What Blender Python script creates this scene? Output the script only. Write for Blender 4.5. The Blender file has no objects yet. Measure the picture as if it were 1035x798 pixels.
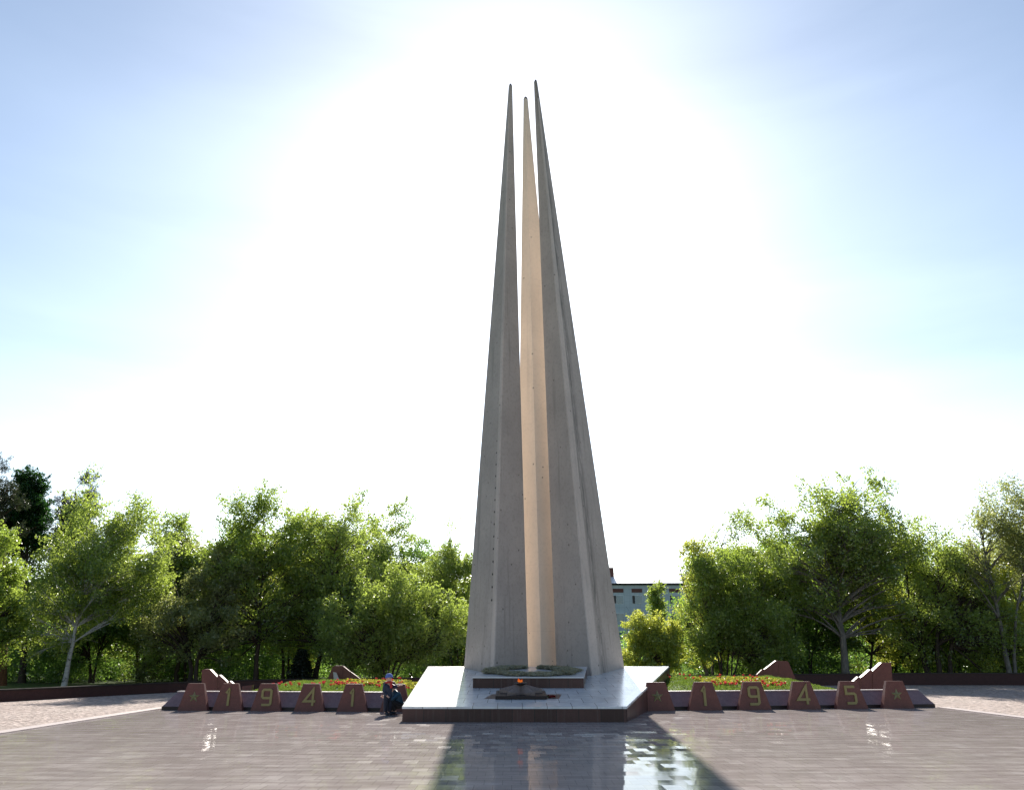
import bpy, bmesh, math, random
import numpy as np
from mathutils import Vector, Matrix, Quaternion

random.seed(7)
RNG = np.random.default_rng(11)
R = math.radians
sc = bpy.context.scene
COL = sc.collection

# ------------------------------------------------------------------ camera
EYE = 1.6
PITCH = R(17.88)
FPX = 812.0            # focal length of the survey photo, in its pixels (1035 wide)
CX, CY = 517.5, 399.0


def at(px, py, Y):
    """survey helper: the point at forward distance Y seen along the given sight line"""
    x = (px - CX) / FPX
    v = (CY - py) / FPX
    dy = math.cos(PITCH) - v * math.sin(PITCH)
    dz = math.sin(PITCH) + v * math.cos(PITCH)
    k = Y / dy
    return Vector((x * k, Y, EYE + dz * k))


def ground_Y(py, z=0.0):
    v = (CY - py) / FPX
    dy = math.cos(PITCH) - v * math.sin(PITCH)
    dz = math.sin(PITCH) + v * math.cos(PITCH)
    return (z - EYE) * dy / dz


cam = bpy.data.cameras.new('camera')
cam.sensor_width = 36.0
cam.lens = FPX / 1035.0 * 36.0
cam.clip_end = 6000
cam.clip_start = 0.05
co = bpy.data.objects.new('camera', cam)
COL.objects.link(co)
co.location = (0, 0, EYE)
co.rotation_euler = (R(90) + PITCH, 0, 0)
sc.camera = co

# ------------------------------------------------------------------ light
SUN_EL = R(32.0)
AUR, AUR_W = 0.30, 20.0
SUN_AZ = R(0.0)       # straight ahead (+Y); positive = to the right
sd = Vector((math.sin(SUN_AZ) * math.cos(SUN_EL), math.cos(SUN_AZ) * math.cos(SUN_EL), math.sin(SUN_EL)))
sun = bpy.data.lights.new('sun', 'SUN')
sun.energy = 5.0
sun.angle = R(0.55)
sun.color = (1.0, 0.94, 0.85)
so = bpy.data.objects.new('sun', sun)
COL.objects.link(so)
so.rotation_euler = (-sd).to_track_quat('-Z', 'Y').to_euler()
so.location = sd * 200

w = bpy.data.worlds.new('World')
sc.world = w
w.use_nodes = True
nt = w.node_tree
nt.nodes.clear()
wo = nt.nodes.new('ShaderNodeOutputWorld')
bg = nt.nodes.new('ShaderNodeBackground')
sky = nt.nodes.new('ShaderNodeTexSky')
sky.sky_type = 'NISHITA'
sky.sun_disc = False
sky.sun_elevation = SUN_EL
sky.sun_rotation = SUN_AZ
sky.altitude = 100
sky.air_density = 1.0
sky.dust_density = 0.4
sky.ozone_density = 1.0
bg.inputs['Strength'].default_value = 0.070
nt.links.new(sky.outputs[0], bg.inputs['Color'])
# thin high haze scatters sunlight forward: a wide bright aureole round the sun
tcw = nt.nodes.new('ShaderNodeTexCoord')
dt = nt.nodes.new('ShaderNodeVectorMath')
dt.operation = 'DOT_PRODUCT'
dt.inputs[1].default_value = sd
nt.links.new(tcw.outputs['Generated'], dt.inputs[0])


def wmath(op, a, b=None):
    nd = nt.nodes.new('ShaderNodeMath')
    nd.operation = op
    for i, v in enumerate((a, b)):
        if v is None:
            continue
        if isinstance(v, (int, float)):
            nd.inputs[i].default_value = v
        else:
            nt.links.new(v, nd.inputs[i])
    return nd.outputs[0]


ang_ = wmath('ARCCOSINE', wmath('MINIMUM', dt.outputs['Value'], 0.99999))
veil = wmath('EXPONENT', wmath('MULTIPLY', ang_, -1.0 / R(AUR_W)))
mpw = nt.nodes.new('ShaderNodeMapping')
mpw.inputs['Scale'].default_value = (1.2, 1.2, 6.0)
nt.links.new(tcw.outputs['Generated'], mpw.inputs[0])
nzw = nt.nodes.new('ShaderNodeTexNoise')
nzw.inputs['Scale'].default_value = 1.6
nzw.inputs['Detail'].default_value = 5
nzw.inputs['Distortion'].default_value = 0.6
nt.links.new(mpw.outputs[0], nzw.inputs['Vector'])
wisp = wmath('ADD', wmath('MULTIPLY', nzw.outputs['Fac'], 1.1), 0.45)
bg2 = nt.nodes.new('ShaderNodeBackground')
bg2.inputs['Color'].default_value = (0.88, 0.985, 1.0, 1)
nt.links.new(wmath('MULTIPLY', wmath('MULTIPLY', veil, wisp), AUR), bg2.inputs['Strength'])
adw = nt.nodes.new('ShaderNodeAddShader')
nt.links.new(bg.outputs[0], adw.inputs[0])
nt.links.new(bg2.outputs[0], adw.inputs[1])
spw = nt.nodes.new('ShaderNodeSeparateXYZ')
nt.links.new(tcw.outputs['Generated'], spw.inputs[0])
milk = wmath('EXPONENT', wmath('MULTIPLY', wmath('MAXIMUM', spw.outputs[2], 0.0), -8.0))
bg3 = nt.nodes.new('ShaderNodeBackground')
bg3.inputs['Color'].default_value = (0.93, 0.97, 0.98, 1)
nt.links.new(wmath('MULTIPLY', wmath('MULTIPLY', milk, wisp), wmath('ADD', wmath('MULTIPLY', wmath('EXPONENT', wmath('MULTIPLY', ang_, -1.0 / R(25))), 3.6), 0.02)), bg3.inputs['Strength'])
ad3 = nt.nodes.new('ShaderNodeAddShader')
nt.links.new(adw.outputs[0], ad3.inputs[0])
nt.links.new(bg3.outputs[0], ad3.inputs[1])
nt.links.new(ad3.outputs[0], wo.inputs['Surface'])

sc.view_settings.view_transform = 'Standard'
sc.view_settings.look = 'None'
sc.view_settings.gamma = 1.0
sc.view_settings.exposure = 1.08
try:
    sc.cycles.use_denoising = True
    sc.cycles.max_bounces = 10
    sc.cycles.diffuse_bounces = 5
    sc.cycles.transparent_max_bounces = 8
except Exception:
    pass

# ------------------------------------------------------------------ materials


class NT:
    """tiny node helper"""
    def __init__(self, name):
        self.m = bpy.data.materials.new(name)
        self.m.use_nodes = True
        self.t = self.m.node_tree
        self.t.nodes.clear()
        self.out = self.t.nodes.new('ShaderNodeOutputMaterial')

    def n(self, typ, **kw):
        nd = self.t.nodes.new(typ)
        for k, v in kw.items():
            if k in ('op',):
                nd.operation = v
            elif hasattr(nd, k):
                setattr(nd, k, v)
        return nd

    def l(self, a, b):
        self.t.links.new(a, b)

    def math(self, op, a, b=None, c=None, clamp=False):
        nd = self.t.nodes.new('ShaderNodeMath')
        nd.operation = op
        nd.use_clamp = clamp
        for i, v in enumerate((a, b, c)):
            if v is None:
                continue
            if isinstance(v, (int, float)):
                nd.inputs[i].default_value = v
            else:
                self.l(v, nd.inputs[i])
        return nd.outputs[0]

    def mix(self, f, a, b, blend='MIX'):
        nd = self.t.nodes.new('ShaderNodeMix')
        nd.data_type = 'RGBA'
        nd.blend_type = blend
        for s, v in ((nd.inputs[0], f), (nd.inputs[6], a), (nd.inputs[7], b)):
            if isinstance(v, (int, float)):
                s.default_value = v
            elif isinstance(v, (tuple, list)):
                s.default_value = (*v, 1) if len(v) == 3 else v
            else:
                self.l(v, s)
        return nd.outputs[2]

    def coords(self, scale=(1, 1, 1), loc=(0, 0, 0), rot=(0, 0, 0), which='Object'):
        tc = self.t.nodes.new('ShaderNodeTexCoord')
        mp = self.t.nodes.new('ShaderNodeMapping')
        mp.inputs['Scale'].default_value = scale
        mp.inputs['Location'].default_value = loc
        mp.inputs['Rotation'].default_value = rot
        self.l(tc.outputs[which], mp.inputs[0])
        return mp.outputs[0]

    def geo_pos(self, scale=(1, 1, 1)):
        g = self.t.nodes.new('ShaderNodeNewGeometry')
        mp = self.t.nodes.new('ShaderNodeMapping')
        mp.inputs['Scale'].default_value = scale
        self.l(g.outputs['Position'], mp.inputs[0])
        return mp.outputs[0]

    def noise(self, vec, scale, detail=4, rough=0.55, dist=0.0):
        nd = self.t.nodes.new('ShaderNodeTexNoise')
        nd.inputs['Scale'].default_value = scale
        nd.inputs['Detail'].default_value = detail
        nd.inputs['Roughness'].default_value = rough
        nd.inputs['Distortion'].default_value = dist
        if vec is not None:
            self.l(vec, nd.inputs['Vector'])
        return nd.outputs['Fac']

    def ramp(self, f, stops):
        nd = self.t.nodes.new('ShaderNodeValToRGB')
        e = nd.color_ramp.elements
        while len(e) < len(stops):
            e.new(0.5)
        for el, (p, c) in zip(e, stops):
            el.position = p
            el.color = (*c, 1) if len(c) == 3 else c
        self.l(f, nd.inputs[0])
        return nd.outputs[0]

    def bump(self, h, strength=0.3, dist=0.02, normal=None):
        nd = self.t.nodes.new('ShaderNodeBump')
        nd.inputs['Strength'].default_value = strength
        nd.inputs['Distance'].default_value = dist
        self.l(h, nd.inputs['Height'])
        if normal is not None:
            self.l(normal, nd.inputs['Normal'])
        return nd.outputs[0]

    def bsdf(self, color, rough=0.6, normal=None, spec=0.5, metallic=0.0):
        p = self.t.nodes.new('ShaderNodeBsdfPrincipled')
        if isinstance(color, (tuple, list)):
            p.inputs['Base Color'].default_value = (*color, 1)
        else:
            self.l(color, p.inputs['Base Color'])
        if isinstance(rough, (int, float)):
            p.inputs['Roughness'].default_value = rough
        else:
            self.l(rough, p.inputs['Roughness'])
        p.inputs['Specular IOR Level'].default_value = spec
        p.inputs['Metallic'].default_value = metallic
        if normal is not None:
            self.l(normal, p.inputs['Normal'])
        self.l(p.outputs[0], self.out.inputs['Surface'])
        return p


GREY = lambda v: (v, v, v)


def mat_simple(name, c, rough=0.6, var=0.15, scale=12, spec=0.4, bump=0.0, metallic=0.0):
    t = NT(name)
    v = t.coords()
    f = t.noise(v, scale, 5)
    lo = tuple(max(0, x * (1 - var)) for x in c)
    hi = tuple(min(1, x * (1 + var)) for x in c)
    colr = t.ramp(f, [(0.3, lo), (0.7, hi)])
    nrm = t.bump(f, bump, 0.02) if bump else None
    t.bsdf(colr, rough, nrm, spec, metallic)
    return t.m


def mat_concrete(name='weathered_concrete', k=1.0, stain=1.0, warm=False, ridge=False):
    t = NT(name)
    v = t.geo_pos()
    big = t.noise(v, 0.45, 5, 0.6)
    fine = t.noise(v, 9.0, 6, 0.65)
    vs = t.geo_pos((2.6, 2.6, 0.12))
    streak = t.noise(vs, 1.6, 5, 0.6)
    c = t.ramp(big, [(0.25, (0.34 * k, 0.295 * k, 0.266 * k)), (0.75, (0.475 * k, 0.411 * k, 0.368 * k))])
    if warm:  # warm sunlight bounced off the front pylons, painted into the base colour
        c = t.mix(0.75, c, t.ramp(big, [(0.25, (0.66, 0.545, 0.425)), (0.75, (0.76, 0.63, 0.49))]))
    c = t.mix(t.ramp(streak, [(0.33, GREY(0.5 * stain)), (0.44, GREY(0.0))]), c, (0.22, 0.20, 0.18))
    c = t.mix(t.ramp(fine, [(0.34, GREY(0.4 * stain)), (0.5, GREY(0.0))]), c, (0.25, 0.23, 0.2))
    if ridge:
        # dirty water has run down just outside the ridge of this pylon
        sp = t.n('ShaderNodeSeparateXYZ')
        t.l(v, sp.inputs[0])
        xr = t.math('ADD', t.math('MULTIPLY', sp.outputs[2], -0.0845), 3.13)
        dx = t.math('SUBTRACT', sp.outputs[0], xr)
        near = t.math('SUBTRACT', 1.0, t.math('DIVIDE', t.math('ABSOLUTE', t.math('SUBTRACT', dx, 0.17)), 0.17), None, True)
        run = t.noise(t.geo_pos((3.0, 3.0, 0.35)), 2.2, 6, 0.7)
        msk = t.math('MULTIPLY', near, t.ramp(run, [(0.40, GREY(0.0)), (0.55, GREY(1.0))]))
        c = t.mix(t.math('MULTIPLY', msk, 0.8), c, (0.11, 0.10, 0.09))
    # small pits and holes left in the cast surface
    vo = t.n('ShaderNodeTexVoronoi')
    vo.inputs['Scale'].default_value = 2.1
    t.l(v, vo.inputs['Vector'])
    pit = t.math('LESS_THAN', vo.outputs['Distance'], 0.075)
    c = t.mix(t.math('MULTIPLY', pit, 0.7), c, (0.1, 0.09, 0.08))
    # shallow lift joints every 2.4 m
    sx = t.n('ShaderNodeSeparateXYZ')
    t.l(v, sx.inputs[0])
    fr = t.math('FRACT', t.math('DIVIDE', sx.outputs[2], 2.4))
    j = t.math('LESS_THAN', fr, 0.012)
    c = t.mix(t.math('MULTIPLY', j, 0.07), c, (0.2, 0.18, 0.16))
    h = t.math('ADD', fine, t.math('MULTIPLY', pit, -0.6))
    t.bsdf(c, 0.85, t.bump(h, 0.35, 0.015), 0.25)
    return t.m


def mat_granite(name, c, rough=0.22, joint=None, speck=0.45, joint_dir=0, spec=0.3):
    """polished speckled granite; optional panel joints along one axis"""
    t = NT(name)
    v = t.geo_pos()
    a = t.noise(v, 60, 3, 0.7)
    b = t.noise(v, 7, 4)
    lo = tuple(x * (1 - speck) for x in c)
    hi = tuple(x * (1 + speck) for x in c)
    colr = t.ramp(a, [(0.3, lo), (0.5, c), (0.72, hi)])
    colr = t.mix(t.ramp(b, [(0.35, GREY(0.5)), (0.7, GREY(0.0))]), colr, tuple(x * 0.6 for x in c))
    rr = t.math('ADD', t.math('MULTIPLY', b, 0.15), rough - 0.07)
    if joint:
        sx = t.n('ShaderNodeSeparateXYZ')
        t.l(v, sx.inputs[0])
        s = sx.outputs[joint_dir]
        q = t.math('DIVIDE', s, joint)
        fr = t.math('FRACT', q)
        j = t.math('LESS_THAN', fr, 0.03)
        wn = t.n('ShaderNodeTexWhiteNoise', noise_dimensions='1D')
        t.l(t.math('FLOOR', q), wn.inputs['W'])
        tone = t.math('ADD', t.math('MULTIPLY', wn.outputs['Value'], 0.7), 0.6)
        colr = t.mix(1.0, colr, t.ramp(tone, [(0, GREY(0)), (1, GREY(1))]), 'MULTIPLY')
        vs = t.geo_pos((6, 6, 0.3))
        st = t.noise(vs, 2.0, 4)
        colr = t.mix(t.ramp(st, [(0.52, GREY(0.0)), (0.74, GREY(0.3))]), colr, (0.14, 0.115, 0.11))
        colr = t.mix(t.math('MULTIPLY', j, 0.8), colr, GREY(0.015))
    t.bsdf(colr, rr, t.bump(a, 0.05, 0.003), spec)
    return t.m


def tile_nodes(t, vec, W, H, joint=0.012):
    """returns per-tile random colour, joint mask; running bond"""
    sx = t.n('ShaderNodeSeparateXYZ')
    t.l(vec, sx.inputs[0])
    row = t.math('DIVIDE', sx.outputs[1], H)
    rf = t.math('FLOOR', row)
    wn0 = t.n('ShaderNodeTexWhiteNoise', noise_dimensions='1D')
    t.l(rf, wn0.inputs['W'])
    off = t.math('ADD', t.math('MULTIPLY', t.math('MODULO', rf, 2.0), 0.5), t.math('MULTIPLY', wn0.outputs['Value'], 0.12))
    colv = t.math('ADD', t.math('DIVIDE', sx.outputs[0], W), off)
    cf = t.math('FLOOR', colv)
    cb = t.n('ShaderNodeCombineXYZ')
    t.l(cf, cb.inputs[0])
    t.l(rf, cb.inputs[1])
    wn = t.n('ShaderNodeTexWhiteNoise', noise_dimensions='2D')
    t.l(cb.outputs[0], wn.inputs['Vector'])
    fx = t.math('FRACT', colv)
    fy = t.math('FRACT', row)
    jx = t.math('LESS_THAN', fx, joint / W)
    jy = t.math('LESS_THAN', fy, joint / H)
    return wn, t.math('MAXIMUM', jx, jy)


def mat_plaza():
    t = NT('polished_paving')
    v = t.geo_pos()
    wn, joint = tile_nodes(t, v, 0.24, 0.42, 0.008)
    big = t.noise(v, 0.22, 4, 0.6)
    mid = t.noise(t.geo_pos((0.55, 3.2, 1)), 1.5, 5, 0.65)
    fine = t.noise(v, 45, 3, 0.7)
    c = t.ramp(wn.outputs['Value'], [(0.0, (0.42, 0.368, 0.352)), (0.35, (0.445, 0.39, 0.372)),
                                     (0.7, (0.465, 0.407, 0.388)), (1.0, (0.50, 0.44, 0.42))])
    c = t.mix(t.ramp(big, [(0.35, GREY(0.0)), (0.7, GREY(0.4))]), c, (0.36, 0.34, 0.31))
    c = t.mix(t.ramp(mid, [(0.42, GREY(0.75)), (0.60, GREY(0.0))]), c, (0.27, 0.225, 0.21))
    c = t.mix(t.ramp(fine, [(0.3, GREY(0.3)), (0.55, GREY(0.0))]), c, (0.24, 0.2, 0.185))
    pale_spots = t.noise(t.geo_pos((0.7, 1.8, 1)), 3.1, 6, 0.7, 0.5)  # paler spots scattered by noise
    c = t.mix(t.ramp(pale_spots, [(0.60, GREY(0.0)), (0.72, GREY(0.35))]), c, (0.58, 0.54, 0.52))
    c = t.mix(t.math('MULTIPLY', joint, 0.6), c, (0.13, 0.11, 0.105))
    stain = t.noise(v, 0.8, 6, 0.7, 0.8)
    c = t.mix(t.ramp(stain, [(0.30, GREY(0.5)), (0.42, GREY(0.0))]), c, (0.27, 0.24, 0.225))
    # every tile is laid very slightly out of level
    g = t.n('ShaderNodeNewGeometry')
    sub = t.n('ShaderNodeVectorMath', operation='SUBTRACT')
    t.l(wn.outputs['Color'], sub.inputs[0])
    sub.inputs[1].default_value = (0.5, 0.5, 0.5)
    mul = t.n('ShaderNodeVectorMath', operation='MULTIPLY')
    t.l(sub.outputs[0], mul.inputs[0])
    mul.inputs[1].default_value = (0.014, 0.026, 0.0)
    add = t.n('ShaderNodeVectorMath', operation='ADD')
    t.l(g.outputs['Normal'], add.inputs[0])
    t.l(mul.outputs[0], add.inputs[1])
    nr = t.n('ShaderNodeVectorMath', operation='NORMALIZE')
    t.l(add.outputs[0], nr.inputs[0])
    nrm = t.bump(mid, 0.02, 0.004, nr.outputs[0])
    rough = t.math('ADD', t.math('MULTIPLY', t.math('POWER', wn.outputs['Value'], 4.0), 0.09), 0.022)
    rough = t.math('ADD', rough, t.math('MULTIPLY', fine, 0.035))
    rough = t.math('ADD', rough, t.math('MULTIPLY', t.math('MAXIMUM', t.math('SUBTRACT', stain, 0.5), 0.0), 0.25))
    # dusty stone: a matt body under a thin polish that shows at grazing angles
    df = t.n('ShaderNodeBsdfDiffuse')
    t.l(c, df.inputs['Color'])
    gl = t.n('ShaderNodeBsdfGlossy')
    t.l(rough, gl.inputs['Roughness'])
    t.l(nrm, gl.inputs['Normal'])
    fr = t.n('ShaderNodeFresnel')
    fr.inputs['IOR'].default_value = 1.5
    mx = t.n('ShaderNodeMixShader')
    t.l(t.math('MULTIPLY', fr.outputs[0], 0.80), mx.inputs[0])
    t.l(df.outputs[0], mx.inputs[1])
    t.l(gl.outputs[0], mx.inputs[2])
    t.l(mx.outputs[0], t.out.inputs['Surface'])
    return t.m


def mat_marble():
    t = NT('white_marble_tiles')
    v = t.geo_pos()
    wn, joint = tile_nodes(t, v, 0.62, 0.85, 0.018)
    vein = t.noise(v, 2.4, 6, 0.65, 1.5)
    c = t.ramp(wn.outputs['Value'], [(0, (0.60, 0.61, 0.62)), (1, (0.76, 0.76, 0.755))])
    c = t.mix(t.ramp(vein, [(0.4, GREY(0.45)), (0.56, GREY(0.0))]), c, (0.5, 0.5, 0.51))
    grime = t.noise(v, 1.1, 6, 0.7)
    c = t.mix(t.ramp(grime, [(0.34, GREY(0.45)), (0.5, GREY(0.0))]), c, (0.42, 0.41, 0.39))
    c = t.mix(t.math('MULTIPLY', joint, 0.8), c, (0.17, 0.165, 0.16))
    rough = t.math('ADD', t.math('MULTIPLY', vein, 0.2), 0.12)
    t.bsdf(c, rough, t.bump(t.math('MULTIPLY', joint, -1.0), 0.15, 0.004), 0.5)
    return t.m


def mat_gravel():
    t = NT('pink_gravel')
    v = t.geo_pos()
    vo = t.n('ShaderNodeTexVoronoi')
    vo.inputs['Scale'].default_value = 9
    t.l(v, vo.inputs['Vector'])
    a = t.noise(v, 5.0, 6, 0.75)
    b = t.noise(v, 0.4, 3)
    sx = t.n('ShaderNodeSeparateColor')
    t.l(vo.outputs['Color'], sx.inputs[0])
    c = t.ramp(sx.outputs[0], [(0.0, (0.19, 0.145, 0.125)), (0.5, (0.36, 0.28, 0.245)), (1.0, (0.52, 0.42, 0.375))])
    c = t.mix(t.ramp(a, [(0.38, GREY(0.75)), (0.52, GREY(0.0))]), c, (0.14, 0.115, 0.10))
    c = t.mix(t.ramp(b, [(0.3, GREY(0.0)), (0.7, GREY(0.25))]), c, (0.42, 0.37, 0.33))
    t.bsdf(c, 0.9, t.bump(t.math('ADD', a, vo.outputs['Distance']), 0.9, 0.05), 0.2)
    return t.m


def mat_ground():
    t = NT('rough_grass_ground')
    v = t.geo_pos()
    a = t.noise(v, 0.25, 5, 0.6)
    b = t.noise(v, 9, 5, 0.7)
    c = t.ramp(a, [(0.35, (0.05, 0.085, 0.02)), (0.55, (0.08, 0.115, 0.03)), (0.75, (0.12, 0.115, 0.06))])
    c = t.mix(t.ramp(b, [(0.35, GREY(0.6)), (0.6, GREY(0.0))]), c, (0.03, 0.05, 0.012))
    t.bsdf(c, 0.95, t.bump(b, 0.6, 0.08), 0.15)
    return t.m


def mat_lawn():
    t = NT('mown_lawn')
    v = t.geo_pos()
    a = t.noise(v, 1.2, 5, 0.6)
    b = t.noise(v, 30, 4, 0.7)
    c = t.ramp(a, [(0.3, (0.075, 0.125, 0.022)), (0.7, (0.12, 0.175, 0.035))])
    c = t.mix(t.ramp(b, [(0.35, GREY(0.6)), (0.6, GREY(0.0))]), c, (0.045, 0.08, 0.015))
    t.bsdf(c, 0.9, t.bump(b, 0.7, 0.03), 0.15)
    return t.m


def mat_leaf(name, dark, light, trans, gloss=0.07):
    """backlit foliage: leaf tint varies by an attribute stored on every leaf"""
    t = NT(name)
    at_ = t.n('ShaderNodeAttribute')
    at_.attribute_name = 'tint'
    c = t.mix(at_.outputs['Fac'], dark, light)
    d = t.n('ShaderNodeBsdfDiffuse')
    t.l(c, d.inputs[0])
    tr = t.n('ShaderNodeBsdfTranslucent')
    c2 = t.mix(at_.outputs['Fac'], tuple(x * 0.7 for x in trans), trans)
    t.l(c2, tr.inputs[0])
    gl = t.n('ShaderNodeBsdfGlossy')
    gl.inputs['Roughness'].default_value = 0.38
    m1 = t.n('ShaderNodeMixShader')
    m1.inputs[0].default_value = 0.57
    t.l(d.outputs[0], m1.inputs[1])
    t.l(tr.outputs[0], m1.inputs[2])
    m2 = t.n('ShaderNodeMixShader')
    m2.inputs[0].default_value = gloss
    t.l(m1.outputs[0], m2.inputs[1])
    t.l(gl.outputs[0], m2.inputs[2])
    t.l(m2.outputs[0], t.out.inputs['Surface'])
    return t.m


def mat_bark(name, c, birch=False):
    t = NT(name)
    v = t.geo_pos((1, 1, 0.35) if not birch else (1, 1, 3.0))
    a = t.noise(v, 9 if not birch else 4, 5, 0.7)
    if birch:
        colr = t.ramp(a, [(0.36, (0.04, 0.035, 0.03)), (0.45, c), (1.0, c)])
    else:
        colr = t.ramp(a, [(0.3, tuple(x * 0.45 for x in c)), (0.7, tuple(x * 1.2 for x in c))])
    t.bsdf(colr, 0.9, t.bump(a, 0.5, 0.03), 0.15)
    return t.m


def mat_facade():
    t = NT('pale_blue_panels')
    v = t.geo_pos()
    sx = t.n('ShaderNodeSeparateXYZ')
    t.l(v, sx.inputs[0])
    fx = t.math('LESS_THAN', t.math('FRACT', t.math('DIVIDE', sx.outputs[0], 1.0)), 0.05)
    fz = t.math('LESS_THAN', t.math('FRACT', t.math('DIVIDE', sx.outputs[2], 1.1)), 0.05)
    a = t.noise(v, 0.7, 4)
    c = t.ramp(a, [(0.3, (0.40, 0.45, 0.48)), (0.7, (0.47, 0.52, 0.55))])
    c = t.mix(t.math('MULTIPLY', t.math('MAXIMUM', fx, fz), 0.4), c, (0.15, 0.18, 0.2))
    t.bsdf(c, 0.7, None, 0.3)
    return t.m


def mat_flame():
    t = NT('burning_gas_flame')
    e = t.n('ShaderNodeEmission')
    v = t.coords(which='Generated')
    sx = t.n('ShaderNodeSeparateXYZ')
    t.l(v, sx.inputs[0])
    c = t.ramp(sx.outputs[2], [(0.0, (1.0, 0.30, 0.05)), (0.6, (1.0, 0.16, 0.02)), (1.0, (0.9, 0.09, 0.01))])
    t.l(c, e.inputs[0])
    e.inputs[1].default_value = 0.30
    t.l(e.outputs[0], t.out.inputs['Surface'])
    return t.m


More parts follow.
